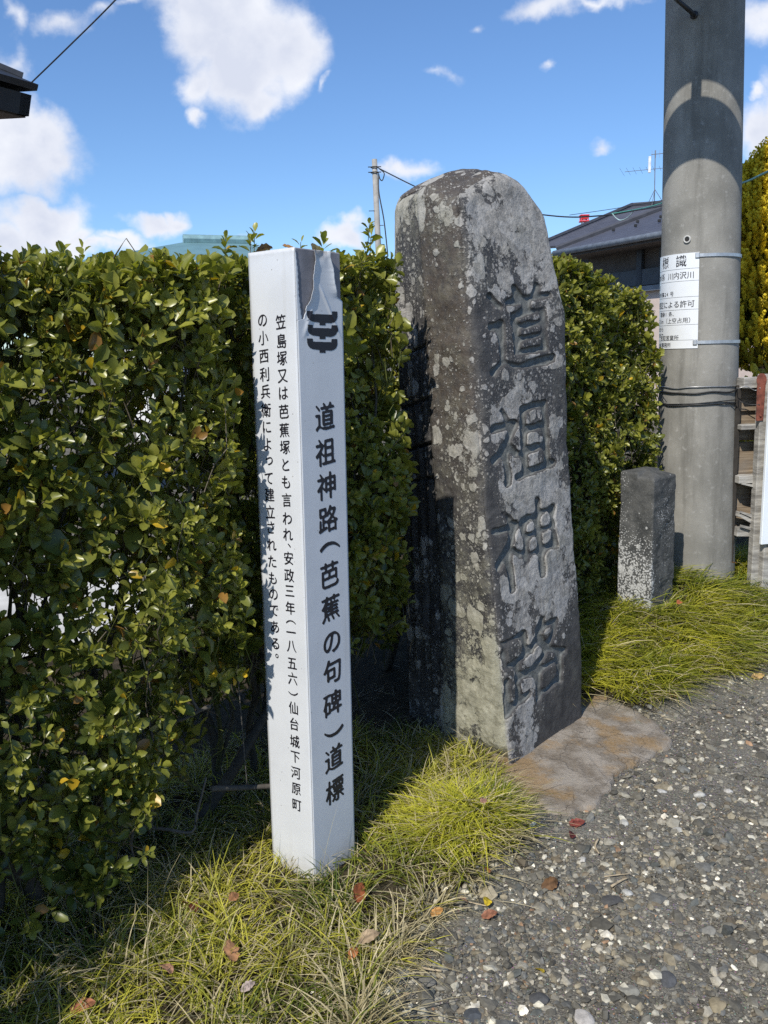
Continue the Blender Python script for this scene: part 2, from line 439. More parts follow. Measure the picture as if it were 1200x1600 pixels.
# ------------------------------------------------------------------ loose gravel (stuff) and single stones
PHI = (1 + 5 ** .5) / 2
IV = unit(np.array([(-1, PHI, 0), (1, PHI, 0), (-1, -PHI, 0), (1, -PHI, 0), (0, -1, PHI), (0, 1, PHI), (0, -1, -PHI), (0, 1, -PHI), (PHI, 0, -1), (PHI, 0, 1), (-PHI, 0, -1), (-PHI, 0, 1)]))
IF = np.array([(0, 11, 5), (0, 5, 1), (0, 1, 7), (0, 7, 10), (0, 10, 11), (1, 5, 9), (5, 11, 4), (11, 10, 2), (10, 7, 6), (7, 1, 8), (3, 9, 4), (3, 4, 2), (3, 2, 6), (3, 6, 8), (3, 8, 9), (4, 9, 5), (2, 4, 11), (6, 2, 10), (8, 6, 7), (9, 8, 1)])
def pebbles(x, y, r, colr, flat=(.35, .75), sink=.35):
    n = len(x)
    v = IV[None] * (1 + .32 * rng.uniform(-1, 1, (n, 12, 1)))
    sc3 = np.stack([rng.uniform(.7, 1.35, n), rng.uniform(.6, 1.0, n), rng.uniform(*flat, n)], -1)
    v = v * sc3[:, None] * r[:, None, None]
    tl = rng.normal(0, .18, (n, 2)); v[..., 2] += v[..., 0] * tl[:, None, 0] + v[..., 1] * tl[:, None, 1]
    a = rng.uniform(0, 6.28, n); c, s = np.cos(a)[:, None], np.sin(a)[:, None]
    vx = v[..., 0] * c - v[..., 1] * s; vy = v[..., 0] * s + v[..., 1] * c
    z = gz(x, y) + r * sc3[:, 2] * (1 - 2 * sink) * .8
    V = np.stack([vx + x[:, None], vy + y[:, None], v[..., 2] + z[:, None]], -1)
    F = IF[None] + (np.arange(n) * 12)[:, None, None]
    C = np.repeat(colr, 12, 0) * (1 + .06 * rng.normal(size=(n * 12, 1)))
    return V.reshape(-1, 3), F.reshape(-1, 3), np.clip(C, 0, 1)
PAL = np.array([(.085, .083, .077), (.135, .131, .119), (.19, .185, .168), (.115, .119, .122), (.21, .19, .15), (.145, .125, .098), (.28, .265, .235), (.09, .098, .10), (.40, .39, .35), (.60, .58, .53), (.24, .16, .11)])
PW = np.array([.2, .2, .16, .1, .08, .07, .07, .06, .04, .025, .008]); PW /= PW.sum()
def scatter(n, keep, box):
    x = rng.uniform(box[0], box[1], n); y = rng.uniform(box[2], box[3], n); k = keep(x, y); return x[k], y[k]
def on_gravel(x, y):
    s, q = sq(x, y); e = edge_q(s)
    pr = smooth(-.14, .12, q - e + .08 * vnoise(np.stack([x * 9, y * 9, x * 0], -1), 9))
    pp = proj(np.stack([x, y, x * 0], -1)); vis = (pp[:, 0] > 480) & (pp[:, 0] < 1300) & (pp[:, 1] < 1720)
    return (rng.uniform(size=len(x)) < pr) & vis
parts = []
BOX = (-.3, 3.2, 1.5, 5.2)
for n, r0, r1 in ((150000, .0025, .0052), (85000, .005, .0095), (17000, .0095, .0165), (1500, .016, .028)):
    x, y = scatter(n, on_gravel, BOX)
    patch = vnoise(np.stack([x * 2.2, y * 2.2, x * 0], -1), 31)
    thin = rng.uniform(size=len(x)) < (.55 + .5 * patch); x, y = x[thin], y[thin]
    r = rng.uniform(r0, r1, len(x)); ci = rng.choice(len(PAL), len(x), p=PW); c = PAL[ci] * rng.uniform(.75, 1.4, (len(x), 1)) * np.array([1.22, 1.17, 1.04])
    parts.append(pebbles(x, y, r, c))
mb = MB()
for V, F, C in parts: mb.add(V, F, C)
stone_mat = vcol('stone_mat', .9, .25, .25, .35, 90)
gravel = mb.build('gravel', stone_mat, None, False, True); tag(gravel, kind='stuff')

def boulder(c, size, seed, col, mat, name, label, cat, group=None, flat=.45, az=0):
    """a single stone, finer than the gravel"""
    me = bpy.data.meshes.new('tmp'); import bmesh
    bm = bmesh.new(); bmesh.ops.create_icosphere(bm, subdivisions=3, radius=1)
    V = np.array([v.co[:] for v in bm.verts]); F = np.array([[v.index for v in f.verts] for f in bm.faces]); bm.free(); bpy.data.meshes.remove(me)
    g = np.random.default_rng(seed); nrm = unit(g.normal(size=(9, 3))); h = g.uniform(.62, .95, 9)
    for n_, h_ in zip(nrm, h):
        d = V @ n_; V = V - np.clip(d - h_, 0, 9)[:, None] * n_ * .9
    V = V * (1 + .06 * fbm(V * 2.2 + seed, 3))[:, None]
    V = V * np.array([1, .78, flat]) * size
    ca, sa = math.cos(az), math.sin(az); V = np.stack([V[:, 0] * ca - V[:, 1] * sa, V[:, 0] * sa + V[:, 1] * ca, V[:, 2]], -1)
    o = ob(name, V, F, mat, None, False, np.broadcast_to(np.array(col), V.shape)); o.location = (c[0], c[1], c[2] + size * flat * .35)
    return tag(o, label, cat, group)
STONES = [(853, 1165, .020, (.50, .48, .43), 'chalk white stone lying just off the tip of the flat brown slab'),
          (1068, 1203, .030, (.20, .20, .18), 'broad flat grey stone on the gravel beyond the slab'),
          (1034, 1237, .018, (.46, .45, .42), 'small white stone left of the white pair on the gravel'),
          (1092, 1242, .026, (.52, .50, .45), 'long white stone on the gravel, largest of the white cluster'),
          (1138, 1236, .020, (.50, .48, .44), 'white squarish stone at the right end of the white cluster'),
          (1096, 1258, .017, (.47, .46, .43), 'pale stone just below the long white stone'),
          (975, 1287, .020, (.44, .43, .39), 'pale cream stone on the gravel below the flat slab'),
          (1060, 1297, .019, (.42, .41, .37), 'pale grey stone with a chipped edge in the middle of the gravel'),
          (910, 1345, .017, (.50, .48, .43), 'white stone on bare soil right of the grass tuft'),
          (980, 1395, .020, (.48, .47, .43), 'white stone beside the broken dark shards'),
          (955, 1408, .034, (.085, .083, .08), 'dark angular shard of stone lying flat on the gravel'),
          (925, 1392, .028, (.10, .098, .09), 'dark thin shard left of the angular shard'),
          (1108, 1452, .024, (.24, .23, .20), 'tan grey rounded stone near the right side of the gravel'),
          (1042, 1528, .030, (.10, .102, .105), 'dark blue grey round stone at the foot of the picture'),
          (982, 1545, .028, (.26, .25, .21), 'pale olive rounded stone beside the dark round stone'),
          (1122, 1566, .030, (.30, .25, .16), 'sandy tan stone with a notch near the bottom edge'),
          (912, 1590, .030, (.47, .44, .40), 'pinkish white stone at the bottom edge'),
          (842, 1562, .026, (.085, .085, .085), 'dark slab of stone at the bottom of the gravel'),
          (628, 1522, .026, (.17, .165, .15), 'grey triangular stone at the edge of the grass'),
          (668, 1536, .024, (.15, .145, .13), 'brown grey stone right of the triangular stone at the grass edge'),
          (740, 1585, .028, (.075, .082, .09), 'slate blue stone near the bottom edge of the gravel'),
          (735, 1470, .018, (.12, .125, .125), 'small slate grey stone just off the grass edge')]
for k, (px, py, r, c, lb) in enumerate(STONES):
    p = PZ(px, py, 0.0); x, y = p[0], p[1]; z = float(gz(x, y))
    boulder((x, y, z), r, 40 + k, c, stone_mat, 'stone', lb, 'stone', 'larger stones lying on the gravel', .42 if r < .027 else .3, k * 1.3)

# ================================================================== the carved monument
BZ = .0
def edge_fn(pts):
    a = np.array(pts, float); return lambda py: np.interp(py, a[:, 1], a[:, 0])
eL2 = edge_fn([(606, 330), (605, 380), (613, 600), (622, 800), (630, 1150), (632, 1300)])
eL1 = edge_fn([(650, 300), (656, 400), (664, 520), (674, 700), (688, 900), (692, 1165), (693, 1300)])
eN = edge_fn([(716, 300), (727, 420), (742, 600), (757, 800), (778, 1000), (797, 1205), (806, 1300)])
eR = edge_fn([(846, 300), (858, 350), (869, 410), (885, 470), (891, 560), (893, 700), (903, 880), (913, 1000), (913, 1130), (914, 1250)])
ZT = 2.30
zs = np.linspace(-.06, ZT, 24)
def corner(fn, D0, D1):
    out = []
    for z in zs:
        D = D0 + (D1 - D0) * np.clip(z / 2.1, 0, 1.1); px = 700.0
        for _ in range(6):
            p = P(px, 800, D); p[2] = z; u = proj(p); px = px + (fn(u[1]) - u[0])
        q = P(px, 800, D)
        # the ray through px at the row of z: solve x so that projection lands on the edge
        x = q[0]
        for _ in range(8):
            u = proj(np.array([x, D, z])); x += (fn(u[1]) - u[0]) / FPX * D
        out.append((x, D))
    return np.array(out)
cN, cR, cL1, cL2 = corner(eN, 2.97, 3.10), corner(eR, 3.385, 3.42), corner(eL1, 3.22, 3.27), corner(eL2, 3.50, 3.50)
cB = cR + (cL1 - cN) * 1.25
cB[:, 1] += .04
def topz(px, py, D): return P(px, py, D)[2]
tN, tR, tL1, tL2 = topz(718, 303, 3.1), topz(850, 330, 3.42), topz(652, 293, 3.27), topz(613, 316, 3.5)
tP = topz(795, 268, 3.28); tS = topz(826, 285, 3.36)
tB = topz(760, 270, 3.66)
# perimeter samples: N->R (inscription), R->B, B->L2, L2->L1, L1->N
segs = [(0, 1, 200), (1, 2, 50), (2, 3, 50), (3, 4, 56), (4, 0, 90)]
per_seg = []; per_f = []
for a, b, n in segs:
    per_seg += [a] * n; per_f += list(np.arange(n) / n)
per_seg = np.array(per_seg); per_f = np.array(per_f); NP = len(per_f)
NV = 640
topv = {0: tN, 1: tR, 2: tB, 3: tL2, 4: tL1}
nxt = {0: 1, 1: 2, 2: 3, 3: 4, 4: 0}
top_u = np.zeros(NP)
for a in range(5):
    m = per_seg == a; f = per_f[m]
    if a == 0: top_u[m] = np.interp(f, [0, .12, .3, .48, .6, .78, .9, 1], [tN, tN + .012, (tN * .45 + tP * .55), tP - .004, tP, tS, tS - .05, tR])
    elif a == 4: top_u[m] = np.interp(f, [0, .2, .6, 1], [tL1, tL1 + .01, tN + .004, tN])
    else: top_u[m] = topv[a] + (topv[nxt[a]] - topv[a]) * f + (.045 * np.sin(np.pi * f) if a == 2 else 0)
def circ_blur(a, s):
    r = int(3 * s); k = np.exp(-.5 * (np.arange(-r, r + 1) / s) ** 2); k /= k.sum()
    return sum(k[i] * np.roll(a, i - r, axis=0) for i in range(2 * r + 1))
top_u = circ_blur(top_u, 4)
vv = np.linspace(0, 1, NV)
Zg = -.06 + vv[:, None] * (top_u[None] + .06)
corners = [cN, cR, cB, cL2, cL1]
XY = np.zeros((NV, NP, 2))
for a in range(5):
    m = per_seg == a
    for d in (0, 1):
        A = np.interp(Zg[:, m], zs, corners[a][:, d]); B = np.interp(Zg[:, m], zs, corners[nxt[a]][:, d])
        XY[:, m, d] = A + (B - A) * per_f[m][None]
# round the corners a little
XYb = np.stack([circ_blur(XY[..., d].T, 5).T for d in (0, 1)], -1)
soft = circ_blur(np.isin(per_seg, [4]).astype(float) * .0 + .9, 2)
# the N corner is a soft roll in the upper half
XYc = np.stack([circ_blur(XY[..., d].T, 16).T for d in (0, 1)], -1)
dN = np.minimum(np.arange(NP), NP - np.arange(NP)); wN = np.exp(-(dN / 40.0) ** 2)[None] * smooth(.25, .8, vv)[:, None]
XY = XYb * (1 - wN[..., None]) + XYc * wN[..., None]
T = np.gradient(XY, axis=1); nx = unit(np.stack([T[..., 1], -T[..., 0]], -1))
Pg = np.concatenate([XY, Zg[..., None]], -1)
# rough surface: hewn face, streaky left face, broken edges
onC = circ_blur((per_seg == 0).astype(float), 3)[None]; onA = circ_blur((per_seg == 3).astype(float), 3)[None]; onBf = circ_blur((per_seg == 4).astype(float), 3)[None]
big = fbm(Pg * np.array([3.2, 3.2, 2.0]), 3, 1); med = fbm(Pg * np.array([13, 13, 9]), 4, 5); fin = fbm(Pg * 60, 3, 9)
strk = fbm(Pg * np.array([34, 34, 2.4]), 4, 21)
disp = .012 * big + .0035 * med + .0012 * fin
disp += onC * (.002 * med) + onA * (.016 * strk - .012) + onBf * (.006 * med + .006 * fbm(Pg * np.array([6, 6, 14]), 4, 33) + .004 * smooth(1.0, .3, Zg) * fbm(Pg * 42, 4, 35))
edgeN = np.exp(-(dN / 7.0) ** 2)[None]
disp -= edgeN * (.006 + .016 * np.clip(fbm(Pg * np.array([5, 5, 7]), 4, 77) + .1, 0, 1))
iR = 200; dR = np.abs(np.arange(NP) - iR); edgeR = np.exp(-(dR / 8.0) ** 2)[None]
disp -= edgeR * (.004 + .022 * np.clip(fbm(Pg * np.array([5, 5, 8]), 4, 91), 0, 1))
# cracks in the left face
for zc, am in ((1.35, .02), (1.18, .03), (1.05, .02), (1.55, .015)):
    disp -= onA * am * np.exp(-((Zg - zc - .06 * (np.where(per_seg == 3, per_f, 0)[None] - .5) + .01 * med) / .006) ** 2)
# undercut at the foot of the left-front face
disp -= onBf * .05 * smooth(.10, .0, Zg + .02 * med) * smooth(0.1, .5, np.where(per_seg == 4, per_f, 0))[None]
# the hollow scooped from the top of the face
fC = np.where(per_seg == 0, per_f, -1)[None]
dep = (top_u[None] - Zg)
disp -= .016 * np.exp(-((fC - .26) / .15) ** 2) * np.exp(-(dep / .16) ** 2) * (fC >= 0)
# rounding at the top rim
disp -= .026 * np.clip(1 - dep / .045, 0, 1) ** 2
# ---- incised characters on the face, brush written
S_ = np.linspace(0, 1, 200, endpoint=False)
carve = np.zeros((NV, NP)); jC = np.where(per_seg == 0)[0]
mid = Pg[:, jC]; uvp = proj(mid)                    # used only to lay out the four characters on the face
CH = [('道', 817, 512, 118, 158, 0), ('祖', 820, 690, 108, 138, 1), ('神', 826, 848, 112, 152, 2), ('路', 836, 1035, 112, 150, 3)]
def bil(A, x, y):
    h, w = A.shape; ok = (x >= 0) & (x < w - 1) & (y >= 0) & (y < h - 1)
    xi = np.clip(x.astype(int), 0, w - 2); yi = np.clip(y.astype(int), 0, h - 2); fx, fy = x - xi, y - yi
    v = A[yi, xi] * (1 - fx) * (1 - fy) + A[yi, xi + 1] * fx * (1 - fy) + A[yi + 1, xi] * (1 - fx) * fy + A[yi + 1, xi + 1] * fx * fy
    return np.where(ok, v, 0)
# face coordinates in metres: along the face from its left edge, and height
wid = np.linalg.norm(XY[:, jC[-1]] - XY[:, jC[0]], axis=1)
fx_m = per_f[jC][None] * wid[:, None]; fz_m = Zg[:, jC]
for ch, px, py, pw, ph, sd in CH:
    d = (uvp[..., 0] - px) ** 2 + (uvp[..., 1] - py) ** 2; k = np.unravel_index(d.argmin(), d.shape)
    x0, z0 = fx_m[k], fz_m[k]
    d = (uvp[..., 0] - px - pw / 2) ** 2 + (uvp[..., 1] - py) ** 2; k2 = np.unravel_index(d.argmin(), d.shape); hw = abs(fx_m[k2] - x0)
    d = (uvp[..., 0] - px) ** 2 + (uvp[..., 1] - py - ph / 2) ** 2; k3 = np.unravel_index(d.argmin(), d.shape); hh = abs(fz_m[k3] - z0)
    A = brush(ch, .034, -48, 110, .16, .30, 11 + sd)
    lx = (fx_m - x0) / (2 * hw) / 1.12 + .5; ly = -(fz_m - z0) / (2 * hh) / 1.12 + .5
    lx = lx + .012 * vnoise(np.stack([lx * 5, ly * 5, lx * 0 + sd], -1), 3); ly = ly + .012 * vnoise(np.stack([lx * 5, ly * 5, lx * 0 + sd], -1), 4)
    c = bil(np.clip(A, 0, 1.2), lx * 110, ly * 110)
    worn = .80 + .45 * vnoise(np.stack([lx * 4, ly * 4, lx * 0 + sd], -1), 17)
    carve[:, jC] = np.maximum(carve[:, jC], smooth(.28, .80, c * np.clip(worn + .15, .5, 1.1)))
# small date line and a raised frame low on the face
disp -= carve * (.0135 + .005 * med)
Pd = Pg.copy(); Pd[..., :2] += nx * disp[..., None]
Pd[..., 2] += .004 * med
# lichen cover map (coarse; the shader draws the blotches)
hgt = vv[:, None]
lich = .515 + .46 * fbm(Pg * np.array([5, 5, 3.2]), 3, 41) + .22 * fbm(Pg * np.array([20, 20, 12]), 3, 47)
fA_ = np.where(per_seg == 0, per_f, 0)[None]
lich = lich + onC * (.16 * np.exp(-((fA_ - .55) / .28) ** 2) + .22 * smooth(.80, .96, hgt) - .20 * np.exp(-((fA_ - .10) / .08) ** 2) * smooth(.95, .6, hgt) - .10 * np.exp(-((fA_ - .88) / .10) ** 2))
lich = lich - onC * .55 * smooth(.34, .12, hgt + .0 * fA_ - .10 * np.exp(-((fA_ - .30) / .2) ** 2)) * smooth(.25, .5, fA_) - 1.0 * carve
lich = lich + onBf * (.12 * smooth(.4, .05, hgt) - .08 * smooth(.45, .9, hgt) + .38 * smooth(.90, .97, hgt)) - onA * (.12 - .2 * smooth(.6, .95, hgt))
yel = np.clip(onBf * (.9 * smooth(.5, .1, hgt) + .25) + onA * .4 * smooth(.75, .98, hgt) + .25 * med, 0, 1)
brown = np.clip(onBf * smooth(.35, .8, hgt) + .12, 0, 1) * np.ones_like(med)
idx = np.arange(NV * NP).reshape(NV, NP); r1 = np.roll(idx, -1, 1)
F = np.stack([idx[:-1], r1[:-1], r1[1:], idx[1:]], -1).reshape(-1, 4)
# cap: rings drawn in to the middle of the top
K = 26; ctr = Pd[-1].mean(0); ctr[2] = (tL1 + tN + tP + tB) / 4 + .02
rim = Pd[-1]; caps = []; capF = []; base_n = NV * NP
for k in range(1, K):
    f = k / K; p = rim * (1 - f) + ctr * f
    p[:, 2] += .02 * math.sin(math.pi * min(1, f * 1.2)) * .6 + .006 * fbm(p * 18, 3, 60) * min(1, f * 4)
    caps.append(p)
prev = idx[-1]
for k in range(K - 1):
    cur = base_n + k * NP + np.arange(NP); capF.append(np.stack([prev, np.roll(prev, -1), np.roll(cur, -1), cur], -1)); prev = cur
caps = np.concatenate(caps); V = np.concatenate([Pd.reshape(-1, 3), caps, ctr[None]])
fan = np.stack([prev, np.roll(prev, -1), np.full(NP, len(V) - 1)], -1)
nc = len(caps) + 1
def ext(a, cv): return np.concatenate([np.broadcast_to(a, (NV, NP)).ravel(), np.full(nc, cv)])
t = NT('monument_stone'); v = t.coord()
lm = t.attr('lichen'); cvv = t.attr('carve'); ye = t.attr('yellow'); br = t.attr('brown')
n1 = t.noise(v, 16, 7, .65); n2 = t.noise(v, 130, 5, .7); n3 = t.noise(v, 45, 5, .6)
bare = t.mix(t.ramp(n1, .3, .72), (.032, .032, .034), (.075, .073, .071))
bare = t.mix(t.math('MULTIPLY', br, t.ramp(n3, .3, .6, .35, .9)), bare, (.078, .062, .048))
bare = t.mix(t.ramp(n2, .55, .75, 0, .5), bare, (.15, .145, .13))
wv = t.n('ShaderNodeVectorMath', operation='ADD'); t.set(wv.inputs[0], v)
wsv = t.n('ShaderNodeVectorMath', operation='SCALE'); t.set(wsv.inputs[0], t.noisec(v, 38, 4)); wsv.inputs['Scale'].default_value = .022
t.t.links.new(wsv.outputs[0], wv.inputs[1]); w = wv.outputs[0]
def blots(scale, thr, soft_):
    vo = t.voro(w, scale); sep = t.n('ShaderNodeSeparateColor'); t.set(sep.inputs[0], vo.outputs['Color'])
    # a blotch sits in a cell when its random number falls under the cover map; its radius follows the cover too
    rad_ = t.math('MULTIPLY', t.math('SUBTRACT', lm, t.math('MULTIPLY', sep.outputs[0], .72)), 1.25)
    return t.ramp(t.math('SUBTRACT', rad_, vo.outputs['Distance']), -soft_, soft_), sep.outputs[1]
b1, c1 = blots(9, 0, .022); b2, c2 = blots(24, 0, .04); b3, c3 = blots(78, 0, .08); b4, c4 = blots(150, 0, .1)
solid = t.ramp(t.math('ADD', lm, t.math('MULTIPLY', t.math('SUBTRACT', t.noise(w, 26, 7, .7), .5), .9)), .60, .66)
cover = t.math('MAXIMUM', t.math('MAXIMUM', t.math('MAXIMUM', b1, b2), t.math('MULTIPLY', t.math('MAXIMUM', b3, t.math('MULTIPLY', b4, .5)), .8)), solid, clamp=True)
lc = t.mix(t.ramp(n3, .3, .7), (.18, .172, .16), (.365, .345, .315))
lc = t.mix(t.ramp(c2, .2, .9, 0, .5), lc, (.41, .40, .385))
lc = t.mix(t.ramp(n2, .38, .52, .5, 0), lc, (.12, .118, .115))
lc = t.mix(t.math('MULTIPLY', ye, .7), lc, (.34, .325, .225))
hol = t.mix(t.ramp(n3, .3, .7), (.10, .105, .098), (.19, .195, .18))
colr = t.mix(cover, bare, lc)
pale = t.math('MULTIPLY', ye, t.math('MULTIPLY', t.ramp(n1, .40, .62, 0, .85), t.ramp(n3, .36, .52, .25, 1))); colr = t.mix(pale, colr, (.20, .19, .14))
colr = t.mix(t.ramp(cvv, .35, .8, 0, .75), colr, hol)
t.base(colr, t.mix(cover, (.62, .62, .62), (.95, .95, .95)), 0, .35)
hb = t.math('ADD', t.math('MULTIPLY', cover, .8), t.math('ADD', t.math('MULTIPLY', n2, .7), t.math('MULTIPLY', n3, .5)))
t.bump(hb, .75, .006)
mon = ob('stone_monument', V, [F, np.concatenate(capF), fan], t.m, None, True, None,
         {'lichen': ext(np.clip(lich, -1, 1.2), .40), 'carve': ext(carve, 0), 'yellow': ext(yel, .1), 'brown': ext(brown, .9)})
tag(mon, 'tall rough stone pillar blotched with grey lichen and carved with four deep characters', 'stone monument')

# flat footing stone in front of it
SL = [(790, 1222), (808, 1236), (830, 1240), (858, 1262), (900, 1260), (928, 1250), (950, 1226), (962, 1200), (990, 1186), (1020, 1172), (1050, 1158), (1045, 1142), (1022, 1122), (1000, 1106), (965, 1090), (930, 1080), (895, 1085), (850, 1120)]
pl = np.array([PZ(a, b, .03)[:2] for a, b in SL]); pl = np.concatenate([pl, [[.62, 3.55], [.42, 3.15]]])
pl[-1] = (.36, 3.02)
def densify(p, k):
    out = []
    for i in range(len(p)):
        a, b = p[i], p[(i + 1) % len(p)]
        for f in np.arange(k) / k: out.append(a + (b - a) * f)
    return np.array(out)
pd_ = densify(pl, 8); pd_ += .012 * np.stack([vnoise(np.c_[pd_ * 22, pd_[:, :1] * 0], 5), vnoise(np.c_[pd_ * 22, pd_[:, :1] * 0], 6)], -1)
cxy = np.array([.72, 3.25]); Vs = []; n = len(pd_)
for f, h in [(1.03, -.05), (1.01, -.004), (1.003, .012), (.992, .024), (.975, .029), (.94, .031), (.88, .033), (.78, .036), (.66, .040), (.52, .044), (.38, .047), (.24, .049), (.1, .05)]:
    p = cxy + (pd_ - cxy) * f
    Vs.append(np.c_[p, gz(p[:, 0], p[:, 1]) * .3 + h * .55 + (.004 * fbm(np.c_[p * 8, p[:, :1] * 0], 4, 3) + .003 * np.round(2.2 * fbm(np.c_[p * 5, p[:, :1] * 0], 3, 13))) * (f < 1) ])
idx = np.arange(len(Vs) * n).reshape(len(Vs), n); r1 = np.roll(idx, -1, 1)
F = np.stack([idx[:-1], r1[:-1], r1[1:], idx[1:]], -1).reshape(-1, 4)
t = NT('slab_stone'); v = t.coord(); n1 = t.noise(v, 11, 9, .68); n2 = t.noise(v, 85, 6, .75); n3 = t.noise(v, 5, 8, .62); n4 = t.noise(v, 260, 4, .7)
c = t.mix(t.ramp(n1, .38, .64), (.19, .158, .122), (.34, .30, .25))
c = t.mix(t.ramp(n3, .47, .60, 0, .75), c, (.30, .195, .09)); c = t.mix(t.ramp(n2, .54, .64, 0, .5), c, (.32, .30, .26)); c = t.mix(t.ramp(n2, .42, .33, 0, .5), c, (.09, .078, .06))
c = t.mix(t.ramp(n4, .58, .70, 0, .5), c, (.40, .385, .35)); c = t.mix(t.ramp(n4, .40, .30, 0, .5), c, (.05, .045, .04))
wv = t.n('ShaderNodeVectorMath', operation='ADD'); t.set(wv.inputs[0], v); wq = t.n('ShaderNodeVectorMath', operation='SCALE'); t.set(wq.inputs[0], t.noisec(v, 14, 5)); wq.inputs['Scale'].default_value = .12; t.t.links.new(wq.outputs[0], wv.inputs[1])
ck = t.ramp(t.voro(wv.outputs[0], 4.5, 'DISTANCE_TO_EDGE').outputs['Distance'], .012, .0)
c = t.mix(t.math('MULTIPLY', ck, .3), c, (.04, .035, .03))
t.base(c, .93, 0, .25); t.bump(t.math('ADD', t.math('ADD', n2, t.math('MULTIPLY', n4, .7)), t.math('ADD', t.math('MULTIPLY', n1, 1.6), t.math('MULTIPLY', ck, -.4))), .85, .007)
slab = ob('flat_stone', np.concatenate(Vs), [F, idx[-1][None]], t.m)
tag(slab, 'flat brown weathered slab half sunk in gravel at the foot of the carved pillar', 'stone slab')

# ================================================================== white marker post
BA = PZ(492, 1385, 0.0); TO = P(460, 386, BA[1] + .01)
W_ = unit(TO - BA); HT = np.linalg.norm(TO - BA); ang = rad(50); SIDE = .178
rr = np.array([math.cos(ang), math.sin(ang), 0]); rr = unit(rr - W_ * (rr @ W_)); ll = unit(np.cross(W_, rr))
nR = unit(np.cross(rr, W_)); nL = unit(np.cross(W_, ll))
if nR[1] > 0: nR = -nR
if nL[1] > 0: nL = -nL
def onR(px, py):
    d = ray(px, py); tt = ((TO - EYE) @ nR) / (d @ nR); p = EYE + d * tt - TO; return p @ rr, -(p @ W_)
def onL(px, py):
    d = ray(px, py); tt = ((TO - EYE) @ nL) / (d @ nL); p = EYE + d * tt - TO; return SIDE - p @ ll, -(p @ W_)
def fR(e): return lambda x, y: TO + np.multiply.outer(x, rr) - np.multiply.outer(y, W_) + nR * e
def fL(e): return lambda x, y: TO + np.multiply.outer(SIDE - np.asarray(x), ll) - np.multiply.outer(y, W_) + nL * e
post = empty('marker_post', tuple(BA)); tag(post, 'square white post with black vertical brush writing and torn film at its top', 'signpost')
C0 = TO + rr * SIDE / 2 + ll * SIDE / 2
ax = np.stack([rr, ll, W_])
body_mat = plain('post_core', (.19, .185, .20), .75, .2, 14, bump=.15)
b = MB(); full = HT + .25
b.box(C0 - W_ * (full / 2), (SIDE - .003, SIDE - .003, full), ax, bevel=.003)
b.build('body', body_mat, post)
t = NT('white_film'); v = t.coord(); n1 = t.noise(v, 5, 5); n2 = t.noise(v, 60, 4)
c = t.mix(t.ramp(n1, .35, .7), (.60, .615, .635), (.55, .565, .585))
st = t.noise(t.coord((30, 30, 2)), 1, 5, .6); c = t.mix(t.ramp(st, .56, .8, 0, .35), c, (.44, .43, .40)); sv = t.voro(v, 26); c = t.mix(t.ramp(sv.outputs['Distance'], .055, .03, 0, .75), c, (.12, .10, .085))
dirt = t.attr('dirt'); c = t.mix(t.math('MULTIPLY', dirt, t.ramp(n2, .3, .62, .35, 1)), c, (.27, .23, .19))
t.base(c, .38, 0, .4); t.bump(t.math('ADD', t.noise(v, 2.5, 3), t.math('MULTIPLY', n2, .06)), .12, .02)
film_mat = t.m
def film(name, fn, Lf, Rf, out, y0, y1, e, rows, cols, parent, dirtf):
    ys = np.concatenate([np.linspace(y0, min(y1, .30), rows), np.linspace(min(y1, .30), y1, 40)[1:]]) if y1 > .3 else np.linspace(y0, y1, rows)
    V = []; D = []
    for y in ys:
        a, b_ = Lf(y), Rf(y); x = np.linspace(a, b_, cols); V.append(fn(x, np.full(cols, y)) + np.outer(out(x, np.full(cols, y), a, b_), [0, 0, 0])); V[-1] = V[-1]
        D.append((x, np.full(cols, y), out(x, np.full(cols, y), a, b_)))
    X = np.array([d[0] for d in D]); Yv = np.array([d[1] for d in D]); O = np.array([d[2] for d in D])
    return X, Yv, O
def sheet(name, face, X, Yv, O, e, parent, n, dirt, th=.0012):
    V = face(e)(X.ravel(), Yv.ravel()) + np.outer(O.ravel(), n); h, w = X.shape
    V2 = V - n * th; i = np.arange(h * w).reshape(h, w); m = h * w
    F = [np.stack([i[:-1, :-1], i[1:, :-1], i[1:, 1:], i[:-1, 1:]], -1).reshape(-1, 4)]
    F.append(F[0][:, ::-1] + m)
    loop = np.concatenate([i[0], i[1:, -1], i[-1, ::-1][1:], i[::-1, 0][1:-1]]); nl_ = np.roll(loop, -1)
    F.append(np.stack([loop, nl_, nl_ + m, loop + m], -1))
    d = np.concatenate([dirt.ravel()] * 2)
    return ob(name, np.concatenate([V, V2]), F, film_mat, parent, True, None, {'dirt': d})
